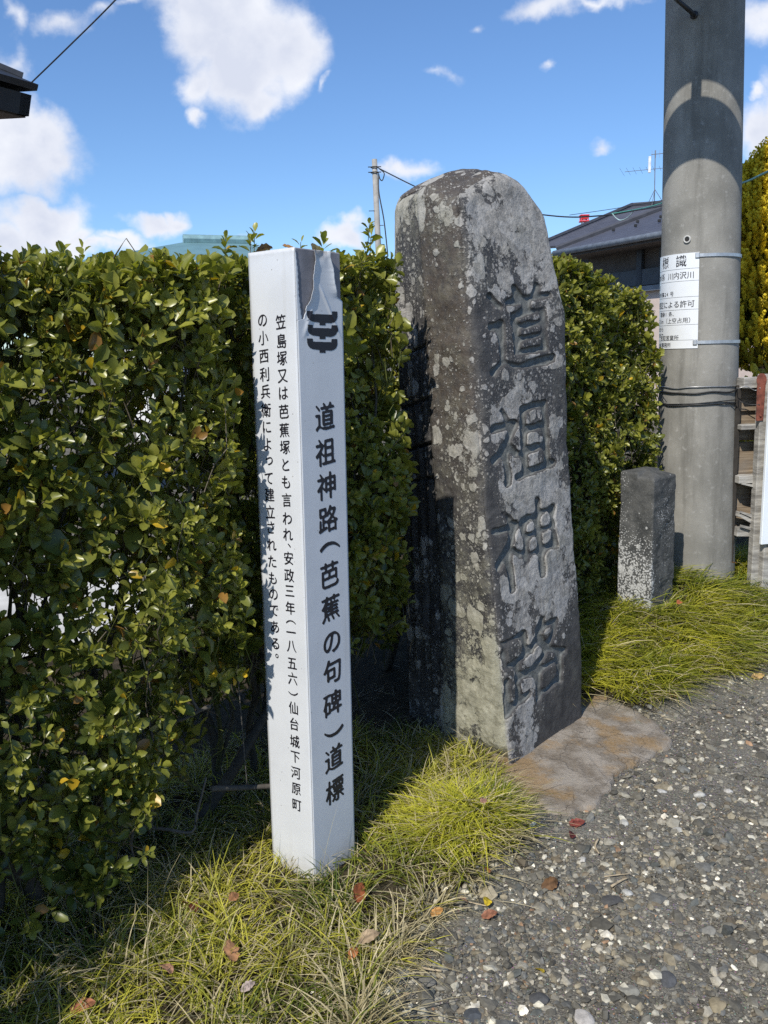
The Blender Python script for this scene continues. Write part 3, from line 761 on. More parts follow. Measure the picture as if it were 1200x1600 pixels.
# torn edge of the right-hand film: left and right bounds down from the top (fractions of the width)
sL = np.array([(0, .37), (.030, .39), (.055, .355), (.078, .33), (.100, .335), (.135, .26), (.150, .18), (.165, .17), (.182, .125), (.186, .0), (1, 0)])
sR = np.array([(0, .715), (.02, .73), (.045, .78), (.075, .80), (.098, .83), (.12, .875), (.126, .96), (.13, 1.0), (1, 1)])
def jag(y, s): return .007 * vnoise(np.array([[y * 210, s, 0]]), 3)[0] * (y < .19)
FLx = lambda y: SIDE * max(0.0, np.interp(y, sL[:, 0], sL[:, 1]) + jag(y, 1.5))
FRx = lambda y: SIDE * min(1.0, np.interp(y, sR[:, 0], sR[:, 1]) + jag(y, 7.5) * (y < .125))
def lift(x, y, a, b_):
    la = np.exp(-(x - a) / .012) * (y < .186) * .0065 * smooth(.186, .12, y); lb = np.exp(-(b_ - x) / .012) * (y < .126) * .007 * smooth(.128, .10, y)
    u = x / SIDE
    crease = .0035 * np.exp(-((u - (.30 - (y - .16) * 2.4)) / .03) ** 2) * smooth(.13, .18, y) * smooth(.24, .20, y) + .003 * np.exp(-((u - (.52 + (y - .10) * 3.2)) / .03) ** 2) * smooth(.08, .12, y) * smooth(.26, .2, y)
    crum = .003 * vnoise(np.stack([x * 55, y * 45, x * 0], -1), 8) * smooth(.06, .0, y)
    return la + lb + crease + crum
X, Yv, O = film('f', fR(0), FLx, FRx, lift, .001, HT + .2, 0, 150, 36, post, None)
dirtR = np.clip(1.0 * smooth(.035, .0, Yv) * smooth(.28, .42, X / SIDE) * (X / SIDE < .66) + .8 * smooth(HT - .12, HT - .01, Yv) * (.5 + .5 * vnoise(np.stack([X * 30, Yv * 30, X * 0], -1), 4)), 0, 1)
sheet('film', fR, X, Yv, O, .0016, post, nR, dirtR)
# the film of the left face wraps a strip round the corner
wrap = lambda y: SIDE * np.interp(y, [0, .03, .06, .12, .18, .186], [.004, .03, .05, .055, .10, .12]) + .001 * math.sin(y * 400)
X, Yv, O = film('f', fR(0), lambda y: 0.0, wrap, lambda x, y, a, b_: .0015 * (x / SIDE), .0, .186, 0, 60, 5, post, None)
sheet('film', fR, X, Yv, O, .0014, post, nR, X * 0)
X, Yv, O = film('f', fL(0), lambda y: 0.0, lambda y: SIDE, lambda x, y, a, b_: 0 * x, .0, HT + .2, 0, 30, 20, post, None)
dirtL = np.clip(.8 * smooth(HT - .10, HT - .01, Yv) * (.5 + .5 * vnoise(np.stack([X * 30, Yv * 30, X * 0], -1), 5)) + .25 * smooth(.03, 0, Yv), 0, 1)
sheet('film', fL, X, Yv, O, .0016, post, nL, dirtL)
ink = plain('black_ink', (.012, .011, .016), .55, .2, 20)
E1 = .0021
TITLE = [('道', 507, 651), ('祖', 508, 706), ('神', 510, 759), ('路', 512, 811), ('（', 514.5, 853), ('芭', 514, 898), ('蕉', 516, 950), ('の', 518, 1002), ('句', 519, 1048), ('碑', 519, 1099), ('）', 521, 1143), ('道', 521, 1184), ('標', 522.5, 1234)]
I = Ink()
for k, (ch, px, py) in enumerate(TITLE):
    x, y = onR(px, py); par = ch in '（）'
    if par:
        A = brush('（' if ch == '（' else '）', .06, -50, 84, .05, .04, k, turn=True)
        on = A > .5; r_ = np.where(on.any(1))[0]; c_ = np.where(on.any(0))[0]
        h = A.shape[0]; dy = (r_.mean() / h - .5); dx = c_.mean() / h - .5
        I.put(A, fR(E1), x - dx * .085 * 1.2, y - dy * .085 * 1.2, .085)
    else:
        I.put(brush(ch, .046 if ch != 'の' else .050, -50, 110, .10, .12, k), fR(E1), x, y, .081, sx=1.02)
I.build('title_lettering', ink, post)
C1 = [('笠', 503), ('島', 533), ('塚', 560), ('又', 587), ('は', 614), ('芭', 643), ('蕉', 672), ('塚', 699), ('と', 726), ('も', 753), ('言', 781), ('わ', 810), ('れ', 835), ('、', 852), ('安', 872), ('政', 899), ('三', 923), ('年', 950), ('（', 972), ('一', 988), ('八', 1009), ('五', 1036), ('六', 1060), ('）', 1083), ('仙', 1106), ('台', 1131), ('城', 1158), ('下', 1182), ('河', 1207), ('原', 1232), ('町', 1257)]
C2 = [('の', 500), ('小', 528), ('西', 556), ('利', 585), ('兵', 612), ('衛', 641), ('に', 667), ('よ', 694), ('っ', 720), ('て', 747), ('建', 773), ('立', 800), ('さ', 824), ('れ', 851), ('た', 877), ('も', 903), ('の', 928), ('で', 953), ('あ', 979), ('る', 1005), ('。', 1024)]
I = Ink()
for col_, xa, xb in ((C1, 439.5, 464.5), (C2, 411, 432)):
    ya, yb = col_[0][1], col_[-1][1]
    for k, (ch, py) in enumerate(col_):
        px = xa + (xb - xa) * (py - ya) / (yb - ya); x, y = onL(px, py)
        A = brush(ch, .036, -52, 72, .10, .10, 30 + k, turn=ch in '（）')
        if ch in '（）、。っ':
            on = A > .5; r_ = np.where(on.any(1))[0]; c_ = np.where(on.any(0))[0]; h = A.shape[0]
            y -= (r_.mean() / h - .5) * .05
            x += (.004 if ch in '、。っ' else 0) - (c_.mean() / h - .5) * .05
        I.put(A, fL(E1), x, y, .0415)
I.build('inscription_lettering', ink, post)
# crest: three stacked trays, drawn on the face
def zpt(a, b_): return onR(370 + a / 4.0, 360 + b_ / 4.0)
I = Ink(); cr_f = lambda x, y: fR(0)(x, y) + np.multiply.outer(E1 + lift(np.asarray(x), np.asarray(y), np.interp(y, sL[:, 0], sL[:, 1]) * SIDE, np.interp(y, sR[:, 0], sR[:, 1]) * SIDE), nR)
for top in (0, 88, 174):
    o_ = 502 + top - (2 if top else 0); xo = 3 if top else 0
    pts = [(432 + xo, o_), (470 + xo, o_ + 2), (470 + xo, o_ + 20), (587, o_ + 24), (590, o_ + 4), (625, o_ + 4), (626, o_ + 40), (618, o_ + 60), (604, o_ + 72), (588, o_ + 77), (551, o_ + 76), (551, o_ + 91), (514, o_ + 90), (514, o_ + 73), (470 + xo, o_ + 68), (452 + xo, o_ + 60), (440 + xo, o_ + 46), (434 + xo, o_ + 28)]
    q = np.array([zpt(*p) for p in pts])
    for y in np.arange(q[:, 1].min(), q[:, 1].max(), .0006):
        a, b_ = q, np.roll(q, -1, 0); k = ((a[:, 1] <= y) & (b_[:, 1] > y)) | ((b_[:, 1] <= y) & (a[:, 1] > y))
        xs_ = np.sort(a[k, 0] + (y - a[k, 1]) / (b_[k, 1] - a[k, 1]) * (b_[k, 0] - a[k, 0]))
        for x0, x1 in zip(xs_[::2], xs_[1::2]): I.rect(cr_f, x0, x1, y, y + .0006, max(1, int((x1 - x0) / .003)))
I.build('crest', ink, post)

# ================================================================== small marker stone
mp = P(1026, 962, 4.32); mx_, my_ = mp[0], mp[1]; mz = float(gz(mx_, my_)) - .1
top_m = P(1016, 735, 4.36)[2]; hm = top_m - mz
a0 = rad(42); u1 = np.array([math.cos(a0), math.sin(a0)]); u2 = np.array([-math.sin(a0), math.cos(a0)])
n = 44; ring = []
hw, hd = .115, .10
for (a, b_), (c, d) in zip([(-1, -1), (1, -1), (1, 1), (-1, 1)], [(1, -1), (1, 1), (-1, 1), (-1, -1)]):
    for f in np.arange(n) / n: ring.append(((a + (c - a) * f) * hw, (b_ + (d - b_) * f) * hd))
ring = np.array(ring); n4 = len(ring); ring = np.stack([circ_blur(ring[:, k], 1.2) for k in (0, 1)], -1)
nr = unit(ring); NVm = 170; vm = np.linspace(0, 1, NVm)
cen = np.array([mx_, my_]) + u1 * .0 + u2 * .07
XYm = (ring[:, :1] * u1 + ring[:, 1:] * u2)[None] * (1.0 - .04 * vm[:, None, None]) + cen
top_rel = hm * (1 - .03 * (ring[:, 1] < 0) + .0 * ring[:, 0])
Zm = mz + vm[:, None] * top_rel[None]; Pm = np.concatenate([XYm, Zm[..., None]], -1)
nm = nr[:, :1] * u1 + nr[:, 1:] * u2
dm = .005 * fbm(Pm * 8, 3, 3) + .002 * fbm(Pm * 40, 3, 4)
right = smooth(.75, 1, ring[:, 0] / hw)[None]; frontf = smooth(-.75, -1, ring[:, 1] / hd)[None]
dm = dm - right * .0 + (-(frontf) * .012 * np.clip(fbm(Pm * np.array([11, 11, 16]), 4, 12) + .15, 0, 1)) 
dm -= .007 * np.clip(1 - (top_rel[None] * (1 - vm[:, None])) / .014, 0, 1) ** 2
Pm[..., :2] += nm[None] * dm[..., None]
idx = np.arange(NVm * n4).reshape(NVm, n4); r1 = np.roll(idx, -1, 1)
F = np.stack([idx[:-1], r1[:-1], r1[1:], idx[1:]], -1).reshape(-1, 4)
rim = Pm[-1]; ctr = rim.mean(0) + [0, 0, .022]; caps = []; fs = []; prev = idx[-1]
for k in range(1, 12):
    f = k / 12; p = rim * (1 - f) + ctr * f; p[:, 2] += .004 * fbm(p * 30, 3, 8); caps.append(p)
    cur = NVm * n4 + (k - 1) * n4 + np.arange(n4); fs.append(np.stack([prev, np.roll(prev, -1), np.roll(cur, -1), cur], -1)); prev = cur
V = np.concatenate([Pm.reshape(-1, 3)] + caps + [ctr[None]]); fan = np.stack([prev, np.roll(prev, -1), np.full(n4, len(V) - 1)], -1)
lf = smooth(-.6, -1, ring[:, 0] / hw)
lm_ = np.concatenate([(.15 + .40 * lf[None] * smooth(.95, .35, vm)[:, None] * smooth(0, .15, vm)[:, None] + .3 * fbm(Pm * np.array([14, 14, 6]), 3, 5) + .12 * frontf).ravel(), np.full(len(V) - NVm * n4, .1)])
t = NT('marker_stone_mat'); v = t.coord(); n1 = t.noise(v, 14, 6, .6); n2 = t.noise(v, 120, 5, .7); lm = t.attr('lichen')
bare = t.mix(t.ramp(n1, .3, .7), (.040, .042, .042), (.10, .10, .095)); bare = t.mix(t.ramp(n2, .5, .7, 0, .5), bare, (.15, .15, .14))
vo = t.voro(v, 34); sep = t.n('ShaderNodeSeparateColor'); t.set(sep.inputs[0], vo.outputs['Color'])
cov = t.ramp(t.math('SUBTRACT', t.math('SUBTRACT', lm, t.math('MULTIPLY', sep.outputs[0], .6)), vo.outputs['Distance']), -.12, .12)
vo2 = t.voro(v, 95); cov2 = t.ramp(t.math('SUBTRACT', t.math('ADD', lm, t.math('MULTIPLY', n1, .3)), t.math('ADD', .25, vo2.outputs['Distance'])), -.1, .1)
cv2 = t.math('MAXIMUM', cov, cov2)
t.base(t.mix(cv2, bare, t.mix(t.ramp(n2, .3, .7), (.30, .30, .29), (.52, .52, .50))), .9, 0, .3); t.bump(t.math('ADD', n2, t.math('MULTIPLY', cv2, .5)), .6, .005)
tag(ob('marker_stone', V, [F, np.concatenate(fs), fan], t.m, None, True, None, {'lichen': lm_}), 'short square dark stone with white lichen standing in front of the concrete pole', 'stone marker')

# ================================================================== concrete utility pole
PD = 4.9
pb = P(1086, 850, PD); pt = P(1101.5, 0, PD)
pdir = unit(pt - pb)
pbase = pb + pdir * ((.0 - pb[2]) / pdir[2]); PH = 9.5
def pr(z): return .221 - z * .0073
NPl = 96; zsP = np.concatenate([np.linspace(0, 4.2, 140), np.linspace(4.2, PH, 20)[1:]])
th = np.arange(NPl) / NPl * 2 * np.pi; V = []
for z in zsP:
    c = pbase + pdir * (z / pdir[2]); r = pr(z)
    seam = -.004 * np.exp(-((np.angle(np.exp(1j * (th - rad(-58))))) / .018) ** 2) * (z < 1.6)
    ringp = np.stack([np.cos(th), np.sin(th), 0 * th], -1)
    rr_ = r + seam + .0011 * fbm(np.c_[ringp[:, :2] * 6, np.full(NPl, z * 5)], 3, 4)
    V.append(c + ringp * rr_[:, None])
V = np.concatenate(V); m = len(zsP); i = np.arange(m - 1)[:, None] * NPl; j = np.arange(NPl)[None]; k = (j + 1) % NPl
F = np.stack([i + j, i + k, i + NPl + k, i + NPl + j], -1).reshape(-1, 4)
pole = empty('utility_pole', tuple(pbase)); tag(pole, 'thick round grey concrete pole behind the short stone, with a white sign strapped to it', 'utility pole')
t = NT('concrete'); v = t.coord(); n1 = t.noise(v, 3.2, 5, .6); n2 = t.noise(v, 34, 6, .65); n3 = t.noise(t.coord((7, 7, .8)), 1.6, 7, .65); n4_ = t.noise(v, 220, 3, .6)
c = t.mix(t.ramp(n1, .3, .7), (.185, .178, .158), (.29, .278, .248))
c = t.mix(t.ramp(n3, .45, .75, 0, .6), c, (.095, .09, .078)); c = t.mix(t.ramp(n2, .55, .72, 0, .4), c, (.42, .41, .385)); c = t.mix(t.ramp(n4_, .62, .75, 0, .4), c, (.12, .115, .10))
t.base(c, .88, 0, .3); t.bump(t.math('ADD', n2, t.math('MULTIPLY', n4_, .6)), .35, .004); conc = t.m
ob('shaft', V, [F, (np.arange(NPl) + (m - 1) * NPl)[None]], conc, pole)
def onpole(px, py, e=0.0):
    d = ray(px, py); d = d / np.linalg.norm(d); a = 0
    lo, hi = 3.0, 6.0
    for tt in np.linspace(3.5, 5.6, 4200):
        p = EYE + d * tt; c = pbase + pdir * ((p[2]) / pdir[2])
        if np.hypot(*(p - c)[:2]) <= pr(p[2]) + e: return p
    return EYE + d * 4.7
def paxis(z): return pbase + pdir * (z / pdir[2])
def psurf(phi, z, e=0.0):                 # phi: 0 faces the camera's side (-y), + to the right
    phi, z = np.broadcast_arrays(np.asarray(phi, float), np.asarray(z, float)); r = pr(z) + e
    c = pbase + np.multiply.outer(z / pdir[2], pdir)
    return c + np.stack([np.sin(phi) * r, -np.cos(phi) * r, 0 * r], -1)
def pphi(p): c = paxis(p[2]); return math.atan2(p[0] - c[0], -(p[1] - c[1]))
zinc = plain('galvanised', (.52, .53, .54), .42, .15, 30, .7)
dark_metal = plain('dark_metal', (.05, .05, .052), .5, .2, 20, .6)
hp = onpole(1074, 374); nh = unit(hp - paxis(hp[2]))
b = MB(); A_ = unit(np.cross(nh, [0, 0, 1])); B_ = np.cross(A_, nh)
th2 = np.arange(20) / 20 * 2 * np.pi
prof = [(.020, -.002), (.020, .007), (.0165, .008), (.013, .007), (.012, -.0)]
Vr = np.concatenate([hp + nh * h + r * (np.cos(th2)[:, None] * A_ + np.sin(th2)[:, None] * B_) for r, h in prof])
i = np.arange(4)[:, None] * 20; j = np.arange(20)[None]; k = (j + 1) % 20
b.add(Vr, np.stack([i + j, i + k, i + 20 + k, i + 20 + j], -1).reshape(-1, 4)); b.build('socket_ring', plain('pale_ring', (.42, .41, .38), .7), pole, True)
ob('socket_hole', np.concatenate([hp + nh * .0045 + .0128 * (np.cos(th2)[:, None] * A_ + np.sin(th2)[:, None] * B_)]), np.arange(20)[None], plain('hole_dark', (.02, .019, .018), .9), pole)
sp_ = onpole(1085, 24); ns = unit(sp_ - paxis(sp_[2]))
b = MB(); dirb = unit(ns * 1.0 + np.array([-.55, 0, .35])); b.tube([sp_ - ns * .02, sp_ + ns * .02, sp_ + ns * .05 + dirb * .02, sp_ + ns * .05 + dirb * .14], [.011, .011, .011, .010], 8)
b.tube([sp_ - ns * .003, sp_ + ns * .008], .02, 8); b.build('step_bolt', dark_metal, pole, True)
# equipment hung on the sunny side, above the picture: it shades the upper shaft
za = onpole(1090, 140)[2]; zb = onpole(1092, 231)[2]
sh2 = unit(np.array([sdir[0], sdir[1], 0])); tanE = math.tan(SUN_EL); side2 = np.array([sh2[1], -sh2[0], 0])
def drop(z_shadow, dist): return z_shadow + tanE * (dist)
dist = .78; bx = np.stack([side2, sh2, [0, 0, 1]])
z1 = drop(zb, dist); z2 = drop(za - .020, dist)      # lower board: shades zb .. za
eq = MB(); eq.box(paxis(z1) + sh2 * (pr(3) + dist + .03) + [0, 0, (z2 - z1) / 2], (.9, .06, z2 - z1), bx, bevel=.01)
eq.box(paxis(z1) + sh2 * (pr(3) + dist * .5) + [0, 0, (z2 - z1) * .72], (.05, dist + .04, .05), bx)
eq.build('switch_box', plain('grey_paint', (.32, .33, .33), .5), pole)
eq = MB(); z3 = drop(za + .022, dist + .30); eq.box(paxis(z3) + sh2 * (pr(3) + dist + .15) + [0, 0, .85], (.8, .30, 1.7), bx, bevel=.03)
eq.box(paxis(z3) + sh2 * (pr(3) + dist * .5) + [0, 0, .5], (.08, dist + .04, .08), bx); eq.box(paxis(z3) + sh2 * (pr(3) + dist * .5) + [0, 0, 1.3], (.08, dist + .04, .08), bx)
eq.build('transformer', plain('grey_paint2', (.36, .37, .37), .5), pole)

# permit sign wrapped on the pole
a_tl, a_tr, a_bl, a_br = onpole(1094, 394), onpole(1094, 394), onpole(1091, 544), onpole(1091, 544)
zt, zbm = onpole(1093, 394)[2], onpole(1090, 544)[2]; phR = (pphi(onpole(1093, 400)) + pphi(onpole(1090, 540))) / 2
SH = zt - zbm; SW = .42
sign = empty('permit_sign', tuple(psurf(phR, zbm, .003))); tag(sign, 'white plate of black printed notices strapped round the concrete pole', 'sign')
def fS(e): return lambda x, y: psurf(phR + (np.asarray(x) - SW) / (pr(2) + .002), zt - np.asarray(y), e)
xs = np.linspace(0, SW, 40); Xg, Yg = np.meshgrid(xs, np.linspace(0, SH, 8)); o1 = fS(.0035)(Xg.ravel(), Yg.ravel()); o2 = fS(.0015)(Xg.ravel(), Yg.ravel())
i = np.arange(320).reshape(8, 40); F1 = np.stack([i[:-1, :-1], i[1:, :-1], i[1:, 1:], i[:-1, 1:]], -1).reshape(-1, 4)
loop = np.concatenate([i[0], i[1:, -1], i[-1, ::-1][1:], i[::-1, 0][1:-1]]); nl_ = np.roll(loop, -1)
ob('plate', np.concatenate([o1, o2]), [F1, F1[:, ::-1] + 320, np.stack([loop, nl_, nl_ + 320, loop + 320], -1)], plain('sign_white', (.72, .735, .745), .35, .03, 6), sign, False)
I = Ink(); fs_ = fS(.0042); k_ = SH / 150.0         # 150 photo rows tall
def ln(y): I.rect(fs_, 0, SW, y * k_ - .0006, y * k_ + .0006, 24)
for y in (24, 43, 68, 88, 112, 137 - 0.5): ln(y)
def srow(txt, y, size, xr, gap=1.0):
    """right aligned row, xr metres in from the right edge"""
    x = SW - xr - size / 2
    for ch in reversed(txt):
        if ch != ' ' and 0.06 < x: I.put(gblur(glyph(ch, 40), .6) * 1.25, fs_, x - (.25 * size if ch.isascii() else 0) * 0, y * k_, size)
        x -= size * gap * (.62 if ch in '0123456789.m× ' else 1)
srow('標　識', 11.5, .066, .062, .86)
srow('名取川水系 川内沢川', 34, .040, .022)
srow('日', 50, .028, .27); srow('指令第624号', 62, .028, .135)
srow('河川法の規定による許可', 79, .040, .018)
srow('電線×1条、', 94, .028, .115); srow('各17.5m（上空占用）', 105, .032, .018)
srow('日から', 118, .026, .215); srow('日まで', 128, .026, .215)
srow('名取営業所', 132.5, .030, .10); srow('土木事務所', 144, .028, .15)
I.build('lettering', ink, sign)
for py, px in ((399, 1090), (535, 1086)):
    z = onpole(px, py)[2]; ph0 = pphi(onpole(px, py)); b = MB()
    for sg, (pa, pe) in enumerate([(ph0, ph0 + 2 * np.pi - (SW - .03) / .21)]):
        ph = np.linspace(pa, pe, 60); hh = .0085
        Vt = np.concatenate([psurf(ph, z - hh, .006), psurf(ph, z + hh, .006), psurf(ph, z - hh, .0045), psurf(ph, z + hh, .0045)])
        i = np.arange(59); b.add(Vt, np.concatenate([np.stack([i, i + 1, i + 61, i + 60], -1), np.stack([i + 60, i + 61, i + 181, i + 180], -1), np.stack([i + 1, i, i + 120, i + 121], -1)]))
    b.build('strap', zinc, sign)
    c_ = psurf(ph0, z, .006); n_ = unit(c_ - paxis(z)); tx = np.array([n_[1] * -1, n_[0], 0])
    MB().box(c_ + n_ * .001, (.022, .008, .028), np.stack([unit(tx), n_, [0, 0, 1]]), bevel=.003).build('buckle', zinc, sign)

# loose wires tied about the pole
wire_black = plain('black_wire', (.018, .018, .018), .5)
wire_zinc = plain('bare_wire', (.42, .42, .42), .4, .2, 50, .8)
def ring_wire(name, rowsL, rowR, mat, label, r=.0032, tail=None):
    zl = onpole(1062, rowsL)[2]; zr = onpole(1140, rowR)[2]; ph = np.linspace(-3.6, 2.4, 90)
    p = psurf(ph, zl + (zr - zl) * (ph + .8) / 1.6 * (np.abs(ph) < 1.2) + np.where(ph >= 1.2, (zr - zl) * 1.2, 0) * 0 + .008 * vnoise(np.stack([ph * 2.2, ph * 0 + rowsL, ph * 0], -1), 2), r + .001 + .004 * np.abs(vnoise(np.stack([ph * 3, ph * 0 + rowsL, ph * 0], -1), 5)))
    b = MB().tube(p, r, 6)
    if tail is not None: b.tube(tail, r * .8, 6)
    o = b.build(name, mat, None, True); return tag(o, label, 'wire')
fz = 6.6
def crv(pts, n=24):
    pts = np.array(pts, float); tt = np.linspace(0, len(pts) - 1, n); i = np.clip(tt.astype(int), 0, len(pts) - 2); f = (tt - i)[:, None]
    p0, p1, p2, p3 = pts[np.maximum(i - 1, 0)], pts[i], pts[i + 1], pts[np.minimum(i + 2, len(pts) - 1)]
    return .5 * (2 * p1 + (p2 - p0) * f + (2 * p0 - 5 * p1 + 4 * p2 - p3) * f ** 2 + (3 * p1 - p0 - 3 * p2 + p3) * f ** 3)
ring_wire('tie_wire', 605, 604, wire_zinc, 'bare silver wire round the pole, twisted on across to the rusty fence strap', .0028, crv([psurf(1.0, onpole(1140, 604)[2], .006), P(1152, 607, 4.70), P(1166, 604, 4.68), P(1180, 610, 4.68), P(1188, 606, 4.66)]))
ring_wire('tie_wire', 613, 611, wire_black, 'thicker black wire round the pole, second from the top', .0046)
ring_wire('tie_wire', 631, 626, wire_black, 'thin dark wire round the pole, third from the top', .0028, crv([psurf(1.0, onpole(1140, 626)[2], .006), P(1155, 627, 4.70), P(1172, 632, 4.68), P(1187, 632, 4.66)]))
ring_wire('tie_wire', 634, 628, wire_black, 'lowest black wire round the pole with an end curling down', .004, crv([psurf(.35, onpole(1110, 629)[2], .008), psurf(.65, onpole(1125, 633)[2], .012), psurf(.9, onpole(1136, 642)[2], .012), psurf(1.1, onpole(1142, 655)[2], .012)]))

# ================================================================== old board fence and the notice board at the right
fd = 4.70
fence = empty('wooden_fence', tuple(PZ(1190, 868, .2))); tag(fence, 'old fence of brown weathered boards and broken slats right of the concrete pole', 'fence')
wood = NT('old_wood'); v = wood.coord((1.2, 1.2, 22)); n1 = wood.noise(v, 3, 6, .6); n2 = wood.noise(wood.coord(), 5, 5)
c = wood.mix(wood.ramp(n1, .3, .7), (.13, .09, .055), (.30, .235, .165)); c = wood.mix(wood.ramp(n2, .45, .7, 0, .7), c, (.20, .19, .175))
wood.base(c, .9); wood.bump(n1, .5, .004)
wood2 = NT('grey_wood'); v = wood2.coord((1.5, 1.5, 9)); n1 = wood2.noise(v, 4, 7, .7); wood2.base(wood2.mix(wood2.ramp(n1, .3, .7), (.16, .15, .135), (.44, .42, .38)), .92); wood2.bump(n1, .7, .005)
zg = .2
zf = lambda py: P(1165, py, fd)[2]
xf0, xf1 = P(1128, 700, fd)[0], P(1400, 700, fd)[0]
xr_ = np.array([1, .12, 0]); xr_ = unit(xr_); yr_ = np.array([-xr_[1], xr_[0], 0]); AXF = np.stack([xr_, yr_, [0, 0, 1]])
fo = P(1150, 700, fd + .05); fo[2] = 0
def fpos(u, d, z): return fo + xr_ * u + yr_ * d + np.array([0, 0, z])
for k, (ya, yb, dd) in enumerate([(602, 645, .05), (630, 668, .06), (669, 692, .06), (694, 742, .06), (740, 778, .06), (776, 812, .06), (808, 836, .06)]):
    za_, zb_ = zf(ya), zf(yb)
    MB().box(fpos(.775, dd + .012 * (k % 2), (za_ + zb_) / 2), (1.5, .018, za_ - zb_ - .004), AXF, bevel=.002).build('back_board', wood.m, fence)
for (ya, yb, tilt) in [(590, 607, 0), (664, 672, 0), (744, 756, .0), (812, 820, .25), (828, 842, .06)]:
    za_, zb_ = zf(ya), zf(yb); a2 = tilt; ax2 = np.stack([xr_ * math.cos(a2) - np.array([0, 0, 1]) * math.sin(a2), yr_, np.array([0, 0, 1]) * math.cos(a2) + xr_ * math.sin(a2)])
    b = MB(); L = 1.5 if not tilt else .34
    b.box(fpos(L / 2 + (.0 if not tilt else .012), -.012, (za_ + zb_) / 2), (L, .075 if not tilt else .05, za_ - zb_), ax2, bevel=.003)
    b.build('rail', wood2.m, fence)
for (u0, z0, u1_, z1_, w_) in [(.015, zf(806), .19, zf(832), .016), (.015, zf(800), .12, zf(812), .010), (.02, zf(822), .2, zf(838), .012), (.015, zf(756), .17, zf(766), .009)]:
    p0, p1 = fpos(u0, -.055, z0), fpos(u1_, -.06, z1_); dd = unit(p1 - p0); nn = unit(np.cross(dd, yr_)); MB().prism(np.array([p0 - nn * w_ * .3, p0 + nn * w_ * .7, p0 * .4 + p1 * .6 + nn * w_, p1, p0 * .3 + p1 * .7 - nn * w_ * .6]), yr_ * .012).build('splinter', wood2.m, fence)
po = P(1188, 700, fd); ztop, zbot = zf(585), zf(905) - .15
MB().box(np.array([po[0], po[1], (ztop + zbot) / 2]), (.052, .05, ztop - zbot), AXF, bevel=.004).build('post', wood2.m, fence)
MB().box(fpos(-.0, .02, (zf(602) + zf(880)) / 2), (.03, .05, zf(602) - zf(880)), AXF, bevel=.003).build('post', plain('dark_wood', (.03, .025, .02), .9, .3, 20), fence)
b = MB(); zc, z0_ = zf(594), zf(657); w_ = .020
arc = [(math.cos(a) * .028, math.sin(a) * .036) for a in np.linspace(-.6, math.pi + .6, 14)]
poly = [(w_, z0_), *[(x, zc + z) for x, z in arc], (-w_, z0_)]
o_ = P(1188, 640, fd - .035)
b.prism(np.array([np.array([o_[0], o_[1], 0]) + xr_ * x + np.array([0, 0, z]) for x, z in poly]), yr_ * .006)
b.tube([np.array([o_[0], o_[1], zf(649)]) - yr_ * .008, np.array([o_[0], o_[1], zf(649)]) + yr_ * .004], .005, 8)
rust = plain('rust', (.17, .052, .032), .8, .4, 30, bump=.3)
b.build('rusty_strap', rust, fence)
nb = empty('notice_board', tuple(P(1230, 850, 4.9))); tag(nb, 'notice board with a white frame cut off by the right edge of the picture', 'notice board')
nbo = P(1196, 590, 4.6); zt_, zb_ = nbo[2], P(1196, 852, 4.6)[2]; xo = nbo[0] + .035
AXN = np.stack([unit(np.array([1, .25, 0])), unit(np.array([-.25, 1, 0])), [0, 0, 1]])
def npos(u, d, z): return np.array([xo, nbo[1], 0]) + AXN[0] * u + AXN[1] * d + np.array([0, 0, z])
white = plain('white_metal', (.74, .78, .82), .35, .05, 6)
MB().box(npos(.45, .02, (zt_ + zb_) / 2), (.90, .02, zt_ - zb_), AXN, bevel=.003).build('panel', white, nb)
t = NT('faded_print'); v = t.coord(); t.base(t.mix(t.ramp(t.noise(v, 3, 4), .35, .65), (.23, .20, .34), (.42, .42, .58)), .4)
MB().box(npos(.47, .007, zt_ - .55), (.84, .004, .86), AXN).build('print', t.m, nb)
for u in (.06, .84): MB().box(npos(u, .05, zb_ - .18 + (zt_ - zb_) / 2), (.05, .04, zt_ - zb_ + .5), AXN, bevel=.004).build('leg', wood2.m, nb)

# ================================================================== leaves, hedges
TL = np.array([(0, 0, 0), (.30, 0, .035), (.66, 0, .03), (1, 0, -.06), (.20, .25, .05), (.54, .5, .11), (.86, .36, .04), (.20, -.25, .05), (.54, -.5, .11), (.86, -.36, .04)])
TF = np.array([(0, 1, 4), (1, 5, 4), (1, 2, 5), (2, 6, 5), (2, 3, 6), (0, 7, 1), (1, 7, 8), (1, 8, 2), (2, 8, 9), (2, 9, 3)])
def leaves(pos, d, nrm, L, W, fold, curl, col, tcol=None):
    n = len(pos); d = unit(d); sidev = unit(np.cross(nrm, d)); nn = np.cross(d, sidev)
    tx = TL[None, :, 0] * L[:, None]; ty = TL[None, :, 1] * W[:, None]
    tz = (np.abs(TL[None, :, 1]) * 1.5 * fold[:, None] + TL[None, :, 2] * .4 - curl[:, None] * TL[None, :, 0] ** 2) * L[:, None]
    V = pos[:, None] + tx[..., None] * d[:, None] + ty[..., None] * sidev[:, None] + tz[..., None] * nn[:, None]
    F = TF[None] + (np.arange(n) * 10)[:, None, None]
    C = np.repeat(col[:, None], 10, 1)
    C[:, 1:3] *= 1.12; C[:, 0] *= .9
    return V.reshape(-1, 3), F.reshape(-1, 3), C.reshape(-1, 3)
leaf_mat = leafmat('hedge_leaf', .34, .33, .5)
bark = vcol('twig_bark', .9, .2, .4, .35, 50)
def zhedge(s): return 1.795 + .05 * smooth(-.4, .3, s) - .03 * smooth(-.4, -.9, s) + .06 * smooth(0, 2.5, s) + .015 * vnoise(np.stack([s * 3, s * 0, s * 0], -1), 3)
